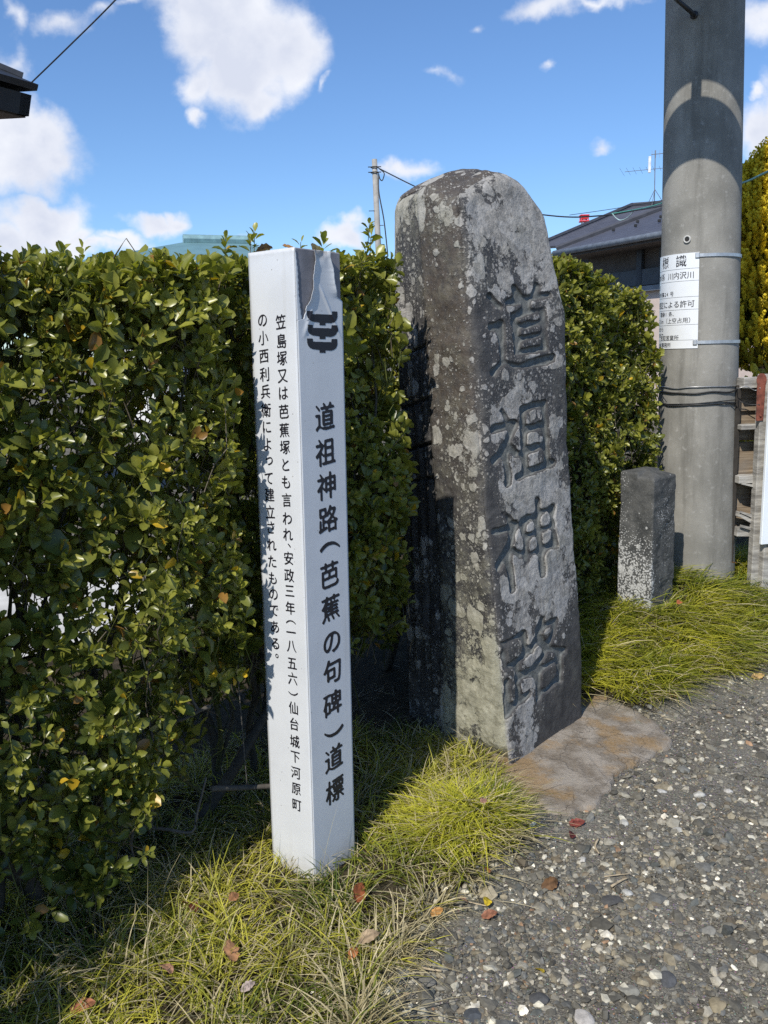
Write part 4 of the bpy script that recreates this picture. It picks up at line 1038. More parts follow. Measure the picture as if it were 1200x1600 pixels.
def hedge(name, label, s0, s1, qf, th, ztop, dens, lowcut, seed, nfront, extra=None, roundend=0.0, tone=1.0):
    g = np.random.default_rng(seed)
    tips = []; axes = []
    area = (s1 - s0)
    def keep(s, z): return g.uniform(size=len(s)) < dens(s, z)
    n = int(nfront * area)
    def rootz(s, q):
        x, y = xy(s, q); return gz(x, y)
    # front shell
    s = g.uniform(s0, s1, n); zt_ = ztop(s); z = g.uniform(.08, 1, n) ** .9 * (zt_ - .02); k = keep(s, z) & (z > lowcut(s)); s, z = s[k], z[k]
    bulge = .05 * vnoise(np.stack([s * 3.1, z * 3.1, s * 0 + seed], -1), 1) + .035 * vnoise(np.stack([s * 8, z * 8, s * 0 + seed], -1), 2)
    q = qf(s) + bulge - np.abs(g.normal(0, .07, len(s))) - .10 * smooth(-.18, 0, z - ztop(s)) ** 2
    x, y = xy(s, q); a = np.stack([HN[0] + 0 * s, HN[1] + 0 * s, .55 + .5 * g.normal(size=len(s)) * .6], -1) + g.normal(0, .42, (len(s), 3))
    tips.append(np.stack([x, y, z], -1)); axes.append(a)
    # top
    n2 = int(n * .34); s = g.uniform(s0, s1, n2); q = qf(s) - g.uniform(.02, th, n2); z = ztop(s) - np.abs(g.normal(0, .045, n2)) + .025 * vnoise(np.stack([s * 9, q * 9, s * 0], -1), 5)
    x, y = xy(s, q); tips.append(np.stack([x, y, z], -1)); axes.append(np.stack([HN[0] * .3 + 0 * s, HN[1] * .3 + 0 * s, 1.2 + 0 * s], -1) + g.normal(0, .45, (n2, 3)))
    # inside and back
    n3 = int(n * .62); s = g.uniform(s0, s1, n3); z = g.uniform(.15, 1, n3) * ztop(s); q = qf(s) - th * g.uniform(.35, 1.05, n3); k = (keep(s, z) | (g.uniform(size=len(s)) < .5)) & (z > lowcut(s) * .5); s, z, q = s[k], z[k], q[k]
    x, y = xy(s, q); tips.append(np.stack([x, y, z], -1)); axes.append(np.stack([-HN[0] + 0 * s, -HN[1] + 0 * s, .6 + 0 * s], -1) + g.normal(0, .6, (len(s), 3)))
    # ends
    for se, sg in ((s0, -1), (s1, 1)):
        n4 = int(nfront * th * .8); q = qf(np.full(n4, se)) - g.uniform(0, th, n4); z = g.uniform(.1, 1, n4) * ztop(np.full(n4, se)); s = se + sg * (.03 + .05 * vnoise(np.stack([q * 5, z * 5, q * 0], -1), 4)) - sg * roundend * smooth(.75, 1, z / ztop(np.full(n4, se)))
        k = keep(s, z) & (z > lowcut(s)); s, z, q = s[k], z[k], q[k]; x, y = xy(s, q)
        tips.append(np.stack([x, y, z], -1)); axes.append(np.stack([HS[0] * sg + 0 * s, HS[1] * sg + 0 * s, .5 + 0 * s], -1) + g.normal(0, .45, (len(s), 3)))
    if extra is not None:
        e = np.array(extra); tips.append(e); axes.append(np.tile([0.1, -.15, 1.0], (len(e), 1)))
    tips = np.concatenate(tips); axes = unit(np.concatenate(axes)); nt = len(tips)
    # rosettes of leaves round each shoot tip
    per = g.integers(5, 11, nt); ti = np.repeat(np.arange(nt), per); o = np.arange(len(ti)) - np.repeat(np.cumsum(per) - per, per)
    f = o / per[ti]; az = o * 2.4 + g.uniform(0, 6.28, nt)[ti]; be = rad(18) + f * rad(72) + g.normal(0, .16, len(ti))
    A = axes[ti]; e1 = unit(np.cross(A, [.3, .2, .93])); e2 = np.cross(A, e1)
    radial = np.cos(az)[:, None] * e1 + np.sin(az)[:, None] * e2
    d = A * np.cos(be)[:, None] + radial * np.sin(be)[:, None]; nrm = A * np.sin(be)[:, None] - radial * np.cos(be)[:, None] + g.normal(0, .22, (len(ti), 3))
    pos = tips[ti] - A * (f * .055)[:, None] + radial * .003
    L = g.uniform(.028, .050, len(ti)) * (.65 + .5 * f) * np.exp(g.normal(0, .22, nt))[ti] ; Wd = L * g.uniform(.50, .66, len(ti))
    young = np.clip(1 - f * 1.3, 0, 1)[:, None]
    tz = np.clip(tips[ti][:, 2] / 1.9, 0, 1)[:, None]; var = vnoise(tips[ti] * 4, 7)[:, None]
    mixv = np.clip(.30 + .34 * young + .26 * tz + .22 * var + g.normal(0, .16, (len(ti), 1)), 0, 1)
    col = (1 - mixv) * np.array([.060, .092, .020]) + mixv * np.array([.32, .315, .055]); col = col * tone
    yl = g.uniform(size=len(ti)) < .022; col[yl] = np.array([.55, .36, .03]) * g.uniform(.7, 1.15, (yl.sum(), 1))
    pk = g.uniform(size=len(ti)) < .012; col[pk] = np.array([.30, .16, .04])
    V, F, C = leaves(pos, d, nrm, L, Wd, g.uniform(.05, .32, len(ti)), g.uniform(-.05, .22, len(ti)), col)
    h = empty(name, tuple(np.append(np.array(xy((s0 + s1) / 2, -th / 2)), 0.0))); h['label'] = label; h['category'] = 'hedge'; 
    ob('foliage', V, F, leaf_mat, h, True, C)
    # shoots, stems, trunks
    b = MB()
    inner = tips - axes * g.uniform(.05, .14, (nt, 1)); hin = np.abs(g.normal(.02, .04, nt)); hal = g.normal(0, .045, nt); low = inner + np.stack([HS[0] * hal - HN[0] * hin, HS[1] * hal - HN[1] * hin, -g.uniform(.03, .13, nt)], -1)
    sub = g.uniform(size=nt) < .75
    for p0, p1, p2 in zip(tips[sub], inner[sub], low[sub]):
        b.tube([p0, p1, (p1 + p2) / 2 + g.normal(0, .008, 3), p2], [.0012, .0017, .002, .0024], 3, (.10, .115, .03) if g.uniform() < .55 else (.16, .135, .095), False)
    for k in range(int(4.2 * area) + 1):
        s = s0 + (k + g.uniform(.1, .9)) / (4.2 * area + 1) * area; q = float(qf(np.array([s]))[0]) - th * g.uniform(.3, .7); x, y = xy(s, q); z = float(gz(x, y)) - .05
        p = np.array([x, y, z]); trunk = [p]; dirn = unit(np.array([g.normal(0, .25), g.normal(0, .25), 1]))
        for m_ in range(5):
            p = p + dirn * g.uniform(.09, .16); dirn = unit(dirn + np.array([g.normal(0, .22), g.normal(0, .22), .15])); trunk.append(p)
        b.tube(crv(trunk, 12), np.linspace(.021, .014, 12) * g.uniform(.7, 1.25), 7, (.085, .075, .062))
        for br in range(g.integers(4, 7)):
            p = trunk[g.integers(1, 6)].copy(); dirn = unit(np.array([g.normal(0, .7), g.normal(0, .7), 1])); bp = [p]; zt1 = float(ztop(np.array([s]))[0]) - .12
            while p[2] < zt1 and len(bp) < 16:
                p = p + dirn * g.uniform(.08, .15); dirn = unit(dirn * .7 + np.array([g.normal(0, .3), g.normal(0, .3), .5]))
                ss, qq = sq(p[0], p[1]); over = max(0, qq - (float(qf(np.array([ss]))[0]) - .09)); under = max(0, float(qf(np.array([ss]))[0]) - th - qq)
                p[:2] += HN * (under - over) * .7
                p[:2] += HS * (max(0, s0 + .04 - ss) - max(0, ss - s1 + .06)) * .8; bp.append(p.copy())
            if len(bp) > 2:
                n_ = len(bp) * 2; cA = np.array((.105, .095, .075)) if g.uniform() < .5 else np.array((.10, .10, .045))
                b.tube(crv(bp, n_), np.linspace(.0095, .0032, n_) * g.uniform(.6, 1.2), 5, cA, False)
    b.build('branches', bark, h, True, True)
    return h
def pix_s(px, py, q=0.0):
    d = ray(px, py); o = EYE; n2 = HN; tt = (HO @ n2 + q - o[:2] @ n2) / (d[:2] @ n2); p = o + d * tt; return float(sq(p[0], p[1])[0]), p[2]
h1, h2 = pix_s(265, 560), pix_s(170, 640); h3 = pix_s(270, 690)
def densL(s, z):
    d = np.ones_like(s)
    for (hs_, hz_), rs, rz, am in ((h1, .17, .20, .72), (h2, .12, .10, .4), (h3, .12, .14, .5)):
        d = d * (1 - am * np.exp(-(((s - hs_) / rs) ** 2 + ((z - hz_) / rz) ** 2)))
    d = d * (.74 + .70 * vnoise(np.stack([s * 4.2, z * 4.2, s * 0], -1), 61))
    return np.clip(d, .04, 1)
def lowL(s): return np.interp(s, [-3, -.80, -.66, -.56, -.46, -.36, -.26, -.1, .1, .3, .8], [.03, .03, .06, .16, .32, .48, .58, .64, .70, .66, .50]) + .06 * vnoise(np.stack([s * 7, s * 0, s * 0], -1), 8)
sprig = [P(398, 362, 2.75), P(392, 372, 2.72), P(577, 350, 3.05), P(580, 368, 3.04), P(573, 385, 3.02), P(352, 372, 2.7), P(95, 392, 2.2), P(130, 388, 2.3), P(600, 395, 3.1), P(470, 378, 2.9), P(505, 376, 2.95)]
hleft = hedge('hedge', 'leafy evergreen hedge with olive green and yellow leaves behind the white post', -1.75, .765, lambda s: .03 * np.sin(s * 5) + np.where(s > .25, -.03, 0.0) + .13 * smooth(-.75, -.35, s) * smooth(-.02, -.12, s) - .08 * smooth(-.06, .02, s) * smooth(.3, .2, s), .72, zhedge, densL, lowL, 11, 2000, sprig)
hedge('hedge', 'evergreen hedge between the carved pillar and the concrete pole, its top rounded', .92, 3.02, lambda s: -.17 + .05 * (s - 1.4) - .42 * smooth(1.75, 1.5, s), .55, lambda s: 1.955 - .16 * smooth(2.2, 3.05, s) + .02 * vnoise(np.stack([s * 5, s * 0, s * 0], -1), 3), lambda s, z: np.clip(.8 + .45 * vnoise(np.stack([s * 5, z * 5, s * 0], -1), 62) - .35 * np.exp(-((z - .95) / .25) ** 2), .1, 1), lambda s: .22 + 0 * s, 12, 1900, None, .12, .95)

# bare broken branches low in the left hedge
b = MB()
for pts, r0_, r1_b in (([(150, 1160, 2.42), (195, 1172, 2.40), (228, 1184, 2.38), (238, 1160, 2.38), (232, 1118, 2.40)], .007, .004), ([(236, 1180, 2.38), (240, 1235, 2.37), (234, 1300, 2.36)], .006, .004),
        ([(205, 1138, 2.42), (255, 1130, 2.38), (285, 1124, 2.36), (316, 1108, 2.36), (328, 1104, 2.37)], .004, .007), ([(312, 1112, 2.36), (300, 1092, 2.36), (296, 1066, 2.37)], .006, .003),
        ([(178, 1282, 2.33), (215, 1290, 2.30), (262, 1296, 2.28), (300, 1300, 2.28), (308, 1270, 2.29), (322, 1215, 2.31)], .006, .003), ([(210, 1290, 2.30), (205, 1320, 2.30), (212, 1350, 2.30)], .005, .003),
        ([(0, 1290, 2.15), (40, 1262, 2.15), (75, 1215, 2.17), (100, 1150, 2.2)], .011, .006), ([(330, 1232, 2.45), (390, 1230, 2.5), (440, 1228, 2.55)], .010, .008),
        ([(380, 960, 2.5), (372, 1040, 2.5), (378, 1130, 2.48), (386, 1225, 2.46)], .0022, .0018)):
    p = crv([P(*q) for q in pts], 16); b.tube(p, np.linspace(r0_, r1_b, 16), 6, (.12, .11, .095))
b.build('bare_branches', bark, hleft, True, True)

# ================================================================== grass (stuff)
def blades(x, y, az, L, arch, lean, w, col, seg=4):
    n = len(x); z = gz(x, y) - .004; t_ = np.linspace(0, 1, seg + 1)
    hor = np.stack([np.cos(az), np.sin(az), 0 * az], -1); side = np.stack([-np.sin(az), np.cos(az), 0 * az], -1)
    out = L[:, None] * (lean[:, None] * t_ + arch[:, None] * t_ ** 2); up = L[:, None] * (np.sqrt(np.clip(1 - lean ** 2, .05, 1))[:, None] * t_ - .62 * arch[:, None] * t_ ** 2.2)
    c = np.stack([x, y, z], -1)[:, None] + out[..., None] * hor[:, None]; c[..., 2] += up
    g_ = gz(c[..., 0], c[..., 1]) + .006; c[..., 2] = np.maximum(c[..., 2], g_)
    tw = rng.normal(0, .5, n); side = side * np.cos(tw)[:, None] + np.array([0, 0, 1]) * np.sin(tw)[:, None] * .6
    ww = w[:, None] * np.array([.75, 1, .85, .55, .06] if seg == 4 else [.9, 1, .06])
    V = np.stack([c - side[:, None] * ww[..., None] / 2, c + side[:, None] * ww[..., None] / 2], 2).reshape(n, -1, 3)
    q = np.array([(2 * i, 2 * i + 1, 2 * i + 3, 2 * i + 2) for i in range(seg)]); F = q[None] + (np.arange(n) * 2 * (seg + 1))[:, None, None]
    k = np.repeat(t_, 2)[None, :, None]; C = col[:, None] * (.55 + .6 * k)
    return V.reshape(-1, 3), F.reshape(-1, 4), np.clip(C.reshape(-1, 3), 0, 1)
def ingrass(x, y, pad=0.0):
    s, q = sq(x, y); e = edge_q(s) + .05 * vnoise(np.stack([x * 8, y * 8, x * 0], -1), 71) + pad
    bad = (s > -2.0)
    # not through the post, pillar, slab, stone or pole
    pp = np.stack([x, y], -1)
    w_ = (pp - C0[:2]); a_, b_ = w_ @ rr[:2], w_ @ ll[:2]; ins = (np.abs(a_) < SIDE / 2 + .004) & (np.abs(b_) < SIDE / 2 + .004)
    ins |= np.hypot(x - paxis(.2)[0], y - paxis(.2)[1]) < .225
    w2_ = pp - cen; ins |= (np.abs(w2_ @ u1) < hw + .003) & (np.abs(w2_ @ u2) < hd + .003)
    def inpoly(poly):
        c = np.zeros(len(x), bool); j = len(poly) - 1
        for i in range(len(poly)):
            xi, yi = poly[i]; xj, yj = poly[j]
            c ^= ((yi > y) != (yj > y)) & (x < (xj - xi) * (y - yi) / (yj - yi + 1e-12) + xi); j = i
        return c
    ins |= inpoly(np.array([cN[2], cR[2], cB[2], cL2[2], cL1[2]])) | inpoly(pl)
    pj = proj(np.stack([x, y, x * 0 + .1], -1)); vis = (pj[:, 0] > -260) & (pj[:, 0] < 1420) & (pj[:, 1] < 1820)
    return (q < e) & (q > -.75) & ~ins & vis
mb = MB()
def clumps(nc, nb, Lr, spread, box, archr, leanr, wr, kind, cover=lambda x, y: np.ones_like(x)):
    x, y = rng.uniform(box[0], box[1], nc), rng.uniform(box[2], box[3], nc); k = ingrass(x, y) & (rng.uniform(size=nc) < cover(x, y)); x, y = x[k], y[k]; m = len(x)
    tone = rng.uniform(0, 1, m); ci = np.repeat(np.arange(m), nb)
    ax_ = rng.uniform(0, 2 * np.pi, len(ci)); rad_ = spread * np.sqrt(rng.uniform(0, 1, len(ci))); bx_, by_ = x[ci] + rad_ * np.cos(ax_), y[ci] + rad_ * np.sin(ax_)
    ok = ingrass(bx_, by_, .03); ci, ax_, bx_, by_ = ci[ok], ax_[ok], bx_[ok], by_[ok]; n = len(ci)
    az = ax_ + rng.normal(0, .6, n)
    # blades lean out to the light and down the bank
    hx, hy = np.cos(az) + HN[0] * kind['flow'], np.sin(az) + HN[1] * kind['flow']; az = np.arctan2(hy, hx)
    L = rng.uniform(*Lr, n) * (.75 + .5 * tone[ci]); s, q = sq(bx_, by_)
    v = np.clip(.5 + .5 * vnoise(np.stack([bx_ * 5, by_ * 5, bx_ * 0], -1), 81) + rng.normal(0, .22, n), 0, 1)[:, None]
    col = (1 - v) * np.array(kind['a']) + v * np.array(kind['b']); dry = rng.uniform(size=n) < kind['dry'] * (1 + 1.6 * smooth(.12, .0, edge_q(s) - q)); col[dry] = np.array([.68, .58, .36]) * rng.uniform(.6, 1.2, (dry.sum(), 1))
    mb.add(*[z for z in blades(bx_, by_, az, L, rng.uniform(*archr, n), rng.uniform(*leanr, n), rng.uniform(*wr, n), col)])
FG = (-1.6, .85, 1.55, 3.3); BK = (.5, 2.9, 2.9, 5.2)
K1 = dict(a=(.10, .15, .02), b=(.70, .64, .09), dry=.34, flow=.25); K2 = dict(a=(.14, .19, .022), b=(.62, .57, .06), dry=.13, flow=.75)
clumps(2300, 15, (.045, .115), .04, FG, (.25, .8), (.15, .92), (.0026, .0056), K1, lambda x, y: smooth(.22, .6, .5 + .5 * fbm(np.stack([x * 7, y * 7, x * 0], -1), 2, 95)))
clumps(800, 18, (.08, .17), .03, FG, (.3, .95), (.1, .8), (.0026, .005), K1, lambda x, y: smooth(.35, .65, .5 + .5 * vnoise(np.stack([x * 3.5, y * 3.5, x * 0], -1), 91)))
# the lush tuft before the pillar
def tuftc(x, y): s, q = sq(x, y); return np.exp(-(((s - .49) / .17) ** 2 + ((q - .41) / .13) ** 2))
clumps(2300, 18, (.06, .135), .035, (-.1, .85, 2.2, 3.1), (.45, 1.0), (.05, .75), (.003, .0056), dict(a=(.12, .18, .02), b=(.66, .62, .07), dry=.24, flow=.0), tuftc)
# the bank by the stone and the pole
def bankc(x, y): s, q = sq(x, y); return smooth(1.2, 1.5, s) * smooth(-.4, 0, q)
clumps(2300, 22, (.10, .20), .04, BK, (.55, 1.05), (.05, .6), (.004, .0072), K2, bankc)
# dry straw: stalks flung over the turf and fallen on the edge
n = 9000; x, y = rng.uniform(-1.5, 2.6, n), rng.uniform(1.5, 5.0, n); k = ingrass(x, y, .07); x, y = x[k], y[k]; n = len(x); s, q = sq(x, y)
edge = smooth(.22, .0, edge_q(s) - q); k = rng.uniform(size=n) < .35 + .65 * edge; x, y = x[k], y[k]; n = len(x)
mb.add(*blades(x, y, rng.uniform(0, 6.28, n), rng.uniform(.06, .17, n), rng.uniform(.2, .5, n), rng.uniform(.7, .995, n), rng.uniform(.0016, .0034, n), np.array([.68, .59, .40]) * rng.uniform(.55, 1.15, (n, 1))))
n = 130; x, y = rng.uniform(-1.3, .3, n), rng.uniform(1.6, 2.8, n); k = ingrass(x, y); x, y = x[k], y[k]; n = len(x)
mb.add(*blades(x, y, rng.uniform(0, 6.28, n), rng.uniform(.16, .36, n), rng.uniform(.05, .4, n), rng.uniform(.2, .9, n), rng.uniform(.0012, .002, n), np.array([.44, .39, .24]) * rng.uniform(.7, 1.1, (n, 1))))
grass_mat = leafmat('grass_mat', .38, .5, .35)
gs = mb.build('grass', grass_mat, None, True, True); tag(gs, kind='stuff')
# unseen shrub added past the left edge, shaped to shade the near grass
def shrub(cx, cy, r, h, seed):
    g = np.random.default_rng(seed); n = 900; u = unit(g.normal(size=(n, 3))); u[:, 2] = np.abs(u[:, 2]); rr_ = g.uniform(.55, 1.05, n)[:, None]
    tips = np.array([cx, cy, .08]) + u * rr_ * np.array([r, r, h]); per = 8; ti = np.repeat(np.arange(n), per); A = unit(u + [0, 0, .4])[ti]; e1 = unit(np.cross(A, [.3, .2, .93])); e2 = np.cross(A, e1); az = g.uniform(0, 6.28, n * per); be = g.uniform(.4, 1.5, n * per)
    R_ = np.cos(az)[:, None] * e1 + np.sin(az)[:, None] * e2; d = A * np.cos(be)[:, None] + R_ * np.sin(be)[:, None]; nn = A * np.sin(be)[:, None] - R_ * np.cos(be)[:, None]
    L = g.uniform(.035, .06, n * per); mv = g.uniform(0, 1, (n * per, 1)); col = (1 - mv) * np.array([.03, .06, .012]) + mv * np.array([.12, .14, .025])
    V, F, C = leaves(tips[ti], d, nn, L, L * .55, g.uniform(.05, .3, n * per), g.uniform(0, .2, n * per), col)
    o = empty('shrub', (cx, cy, 0)); tag(o, 'tall evergreen shrub added out of view beyond the left end of the hedge to shade the grass', 'shrub'); ob('foliage', V, F, leaf_mat, o, True, C)
    b = MB()
    for k in range(14):
        tp = tips[g.integers(0, n)]; b.tube(crv([(cx + g.normal(0, .04), cy + g.normal(0, .04), -.03), ((cx + tp[0]) / 2, (cy + tp[1]) / 2, tp[2] * .6), tp], 8), np.linspace(.014, .003, 8), 5, (.09, .08, .06), False)
    b.build('branches', bark, o, True, True)
shrub(-1.66, .86, .50, 1.95, 5)

# ================================================================== fallen leaves
dl_mat = leafmat('dead_leaf', .25, .6, .3)
def dead(px, py, L, col, label, az, up=.02, tilt=.25, name='fallen_leaf', grp='fallen leaves'):
    p = PZ(px, py, .05); x, y = p[0], p[1]; z = float(gz(x, y)); p = PZ(px, py, z + up); x, y = p[0], p[1]
    g = np.random.default_rng(int(px)); nx_, ny_ = 13, 7; u = np.linspace(0, 1, nx_); V = []; wv = np.sin(np.pi * np.clip(u, .03, 1) ** .8) ** .75 * .29
    for i in range(nx_):
        for j in np.linspace(-1, 1, ny_):
            yy = j * wv[i] * (1 + .10 * math.sin(i * 2.1 + j)); zz = .30 * (yy ** 2) * 4 * tilt + .10 * math.sin(u[i] * 3.3 + px) - .25 * (u[i] - .5) ** 2 + .04 * g.normal() * .5
            V.append((u[i] - .5, yy, zz))
    V = np.array(V) * L; i = np.arange(nx_ * ny_).reshape(nx_, ny_); F = np.stack([i[:-1, :-1], i[1:, :-1], i[1:, 1:], i[:-1, 1:]], -1).reshape(-1, 4)
    C = np.array(col) * (1 + .18 * g.normal(size=(len(V), 1))); C[np.abs(V[:, 1]) < .004] *= .7
    ca, sa = math.cos(az), math.sin(az); ct, st_ = math.cos(tilt), math.sin(tilt)
    V = np.stack([V[:, 0], V[:, 1] * ct - V[:, 2] * st_, V[:, 1] * st_ + V[:, 2] * ct], -1); V = np.stack([V[:, 0] * ca - V[:, 1] * sa, V[:, 0] * sa + V[:, 1] * ca, V[:, 2]], -1)
    o = ob(name, V, F, dl_mat, None, True, np.clip(C, .005, 1)); o.location = (x, y, z + up); tag(o, label, 'leaf', grp)
LV = [(563, 1392, .075, (.42, .13, .05), 'curled rust orange leaf standing in the grass right of the post foot', 1.4, .05, .8),
      (577, 1463, .060, (.42, .31, .20), 'dry tan leaf lying on the grass below the orange leaf', .4, .06, .3),
      (552, 1488, .040, (.50, .19, .07), 'small pale orange leaf just below the tan leaf', 1.2, .05, .4),
      (362, 1482, .075, (.60, .31, .16), 'large light orange leaf in the middle of the front grass', 1.9, .06, .5),
      (258, 1512, .055, (.55, .30, .19), 'pinkish tan leaf in the front grass left of the orange one', 2.4, .06, .4),
      (130, 1570, .060, (.38, .15, .08), 'brown red leaf near the bottom left of the grass', .2, .05, .3),
      (296, 1414, .070, (.20, .06, .035), 'dark red brown leaf in the shaded grass below the hedge', 2.2, .05, .5),
      (366, 1400, .045, (.50, .24, .11), 'small orange leaf at the border of the hedge shade', 1.0, .06, .6),
      (388, 1540, .040, (.50, .40, .36), 'pale pink grey leaf near the bottom of the grass', .7, .05, .3),
      (761, 1407, .045, (.72, .52, .04), 'bright yellow leaf on the bare edge of the grass', 1.3, .025, .4),
      (765, 1428, .045, (.33, .14, .08), 'reddish brown leaf directly below the bright yellow one', .2, .02, .4),
      (683, 1424, .040, (.60, .30, .09), 'small orange yellow leaf at the turf edge left of the yellow leaf', .5, .03, .4),
      (722, 1405, .035, (.52, .32, .21), 'faded pink tan leaf among straw left of the yellow leaf', 2.7, .03, .3),
      (762, 1358, .035, (.50, .22, .08), 'small orange leaf above the bright yellow leaf', 1.6, .05, .4),
      (860, 1380, .060, (.19, .10, .045), 'crumpled dark brown leaf on the gravel right of the tuft', .6, .02, .9),
      (902, 1284, .055, (.24, .06, .045), 'crimson red leaf on the ground below the flat slab', .1, .018, .4),
      (893, 1303, .045, (.14, .035, .03), 'dark wine red leaf under the crimson one', 1.2, .015, .6),
      (1052, 1084, .060, (.28, .08, .035), 'red brown leaf at the gravel edge of the right bank', .2, .02, .5),
      (1013, 1081, .050, (.40, .15, .06), 'orange brown leaf left of the red brown one by the bank', .9, .03, .4),
      (1185, 1055, .070, (.56, .37, .16), 'tan yellow leaf on gravel by the right bank', .3, .02, .3),
      (1062, 941, .045, (.48, .15, .06), 'small orange leaf in the grass right of the short stone', .8, .14, .4),
      (1146, 878, .045, (.50, .22, .10), 'orange leaf in the grass at the foot of the concrete pole', 1.9, .10, .4),
      (756, 1250, .035, (.56, .30, .22), 'small pink leaf caught on top of the green tuft', .9, .13, .4),
      (843, 1515, .030, (.62, .45, .05), 'tiny yellow leaf on the gravel below the turf', 2.2, .012, .3)]
for a in LV: dead(*a)
# dead leaves on top of the post
for k, (u, w_, c_, lb) in enumerate([(.30, .22, (.42, .22, .08), 'brown dry leaf curled on top of the white post at its left side'), (.10, .55, (.45, .36, .22), 'tan dry leaf on the top edge of the white post above the torn film'), (.75, .10, (.20, .13, .08), 'dark withered leaf hanging over the top left corner of the white post')]):
    dead(700 + 37 * k, 1400, .05, c_, lb, .7 + k, .02, .5); o = bpy.context.scene.objects[-1] if False else [q for q in COL.objects if q.get('label') == lb][0]
    o.location = tuple(TO + rr * SIDE * w_ + ll * SIDE * u + np.array([0, 0, .010]))
# pale broken twigs on the gravel
tw = plain('pale_twig', (.36, .29, .19), .9, .25, 60)
for pts, r, lb in (([(944, 1369), (965, 1366), (985, 1364)], .0022, 'thin straight pale twig lying on the gravel'), ([(640, 1505), (660, 1512), (690, 1517)], .004, 'short pale stick at the edge of the turf'),
                   ([(935, 1310), (930, 1322), (936, 1333)], .004, 'stubby pale stick on the gravel below the slab'), ([(955, 1384), (972, 1374), (980, 1371)], .004, 'brown stick beside the dark shards'),
                   ([(720, 1408), (740, 1412), (760, 1416)], .0025, 'thin stem lying by the bright yellow leaf')):
    p = [PZ(a, b2, .012) for a, b2 in pts]; p = [np.array([q[0], q[1], float(gz(q[0], q[1])) + .012]) for q in p]
    tag(MB().tube(crv(p, 8), np.linspace(r, r * .6, 8), 6).build('twig', tw, None, True), lb, 'twig', 'twigs on the ground')

# ================================================================== golden conifer beyond the fence
def conifer(cx, cy, z0, z1, R, seed):
    g = np.random.default_rng(seed); V = []; F = []; C = []; n0 = 0
    t_ = empty('conifer', (cx, cy, 0)); tag(t_, 'golden yellow conifer with upright feathery sprays behind the board fence', 'tree')
    n = 5200; h = g.uniform(0, 1, n) ** .85; prof = np.interp(h, [0, .06, .25, .6, .85, 1], [.55, .9, 1, .82, .5, .08]); a = g.uniform(0, 6.28, n)
    lump = 1 + .22 * vnoise(np.stack([np.cos(a) * 2.2, np.sin(a) * 2.2, h * 6], -1), 3)
    r = R * prof * lump * np.sqrt(g.uniform(.35, 1.05, n)); base = np.stack([cx + r * np.cos(a), cy + r * np.sin(a), z0 + h * (z1 - z0) - .12], -1)
    d = unit(np.stack([np.cos(a) * .55, np.sin(a) * .55, np.ones(n)], -1) + g.normal(0, .22, (n, 3)))
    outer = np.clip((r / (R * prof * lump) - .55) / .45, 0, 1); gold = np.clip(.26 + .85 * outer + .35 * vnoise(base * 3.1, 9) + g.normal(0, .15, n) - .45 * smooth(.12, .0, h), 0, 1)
    # each spray: a feather of scale leaves tapering upward
    m = 16; si = np.repeat(np.arange(n), m); k = np.tile(np.arange(m), n); f = k / m
    Ls = g.uniform(.10, .19, n)[si]; az = k * 2.4 + g.uniform(0, 6.28, n)[si]; D = d[si]; e1 = unit(np.cross(D, [.1, .9, .2])); e2 = np.cross(D, e1)
    R_ = np.cos(az)[:, None] * e1 + np.sin(az)[:, None] * e2; pos = base[si] + D * (f * Ls)[:, None]; dd = unit(D * 1.1 + R_ * .75); sd = unit(np.cross(dd, R_)); l = (.062 * (1.05 - .6 * f) * g.uniform(.7, 1.2, len(si)))[:, None]; w = .016
    V = np.stack([pos - sd * w * .5, pos + dd * l * .5 - sd * w, pos + dd * l, pos + dd * l * .5 + sd * w], 1).reshape(-1, 3)
    F = (np.arange(len(si)) * 4)[:, None] + np.arange(4)
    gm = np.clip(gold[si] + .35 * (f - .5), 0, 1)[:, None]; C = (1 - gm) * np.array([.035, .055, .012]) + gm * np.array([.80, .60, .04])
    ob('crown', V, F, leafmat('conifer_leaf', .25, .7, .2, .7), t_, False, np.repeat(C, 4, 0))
    b = MB()
    for k in range(7):
        a_ = g.uniform(0, 6.28); e = np.array([cx + .5 * R * math.cos(a_), cy + .5 * R * math.sin(a_), z0 + .5 * (z1 - z0)])
        b.tube(crv([(cx + .05 * math.cos(a_), cy + .05 * math.sin(a_), -.1), (cx + .10 * math.cos(a_), cy + .10 * math.sin(a_), z0 * .8), e], 10), np.linspace(.07, .02, 10), 7, (.05, .04, .032))
    b.build('trunk', bark, t_, True, True)
ct = P(1222, 225, 8.2); cl = P(1222, 560, 8.2)
conifer(ct[0], ct[1], cl[2], ct[2] + .02, .72, 21)
bt = empty('shrub', tuple(PZ(1195, 640, 0.0)))
# low golden bush right behind the fence
def bush(px, py, D, r, label, c1, c2, seed):
    c = P(px, py, D); g = np.random.default_rng(seed); n = 900; u = unit(g.normal(size=(n, 3))); pos = np.array([c[0], c[1], 0]) + u * np.array([r, r, 0]) + np.array([0, 0, 1]) * (c[2] * (.5 + .5 * u[:, 2:3]) * g.uniform(.8, 1, (n, 1)))
    d = unit(u + [0, 0, .6]); L = g.uniform(.08, .14, n); m = g.uniform(0, 1, (n, 1)); V, F, C = leaves(pos, d, unit(g.normal(size=(n, 3))), L, L * .5, g.uniform(.1, .3, n), g.uniform(0, .2, n), (1 - m) * np.array(c1) + m * np.array(c2))
    bt.location = (c[0], c[1], 0); tag(bt, label, 'shrub'); ob('foliage', V, F, leaf_mat, bt, True, C)
    b = MB(); b.tube([(c[0], c[1], -.05), (c[0], c[1], c[2] * .7)], [.03, .01], 6, (.08, .06, .05)); b.build('stem', bark, bt, True, True)
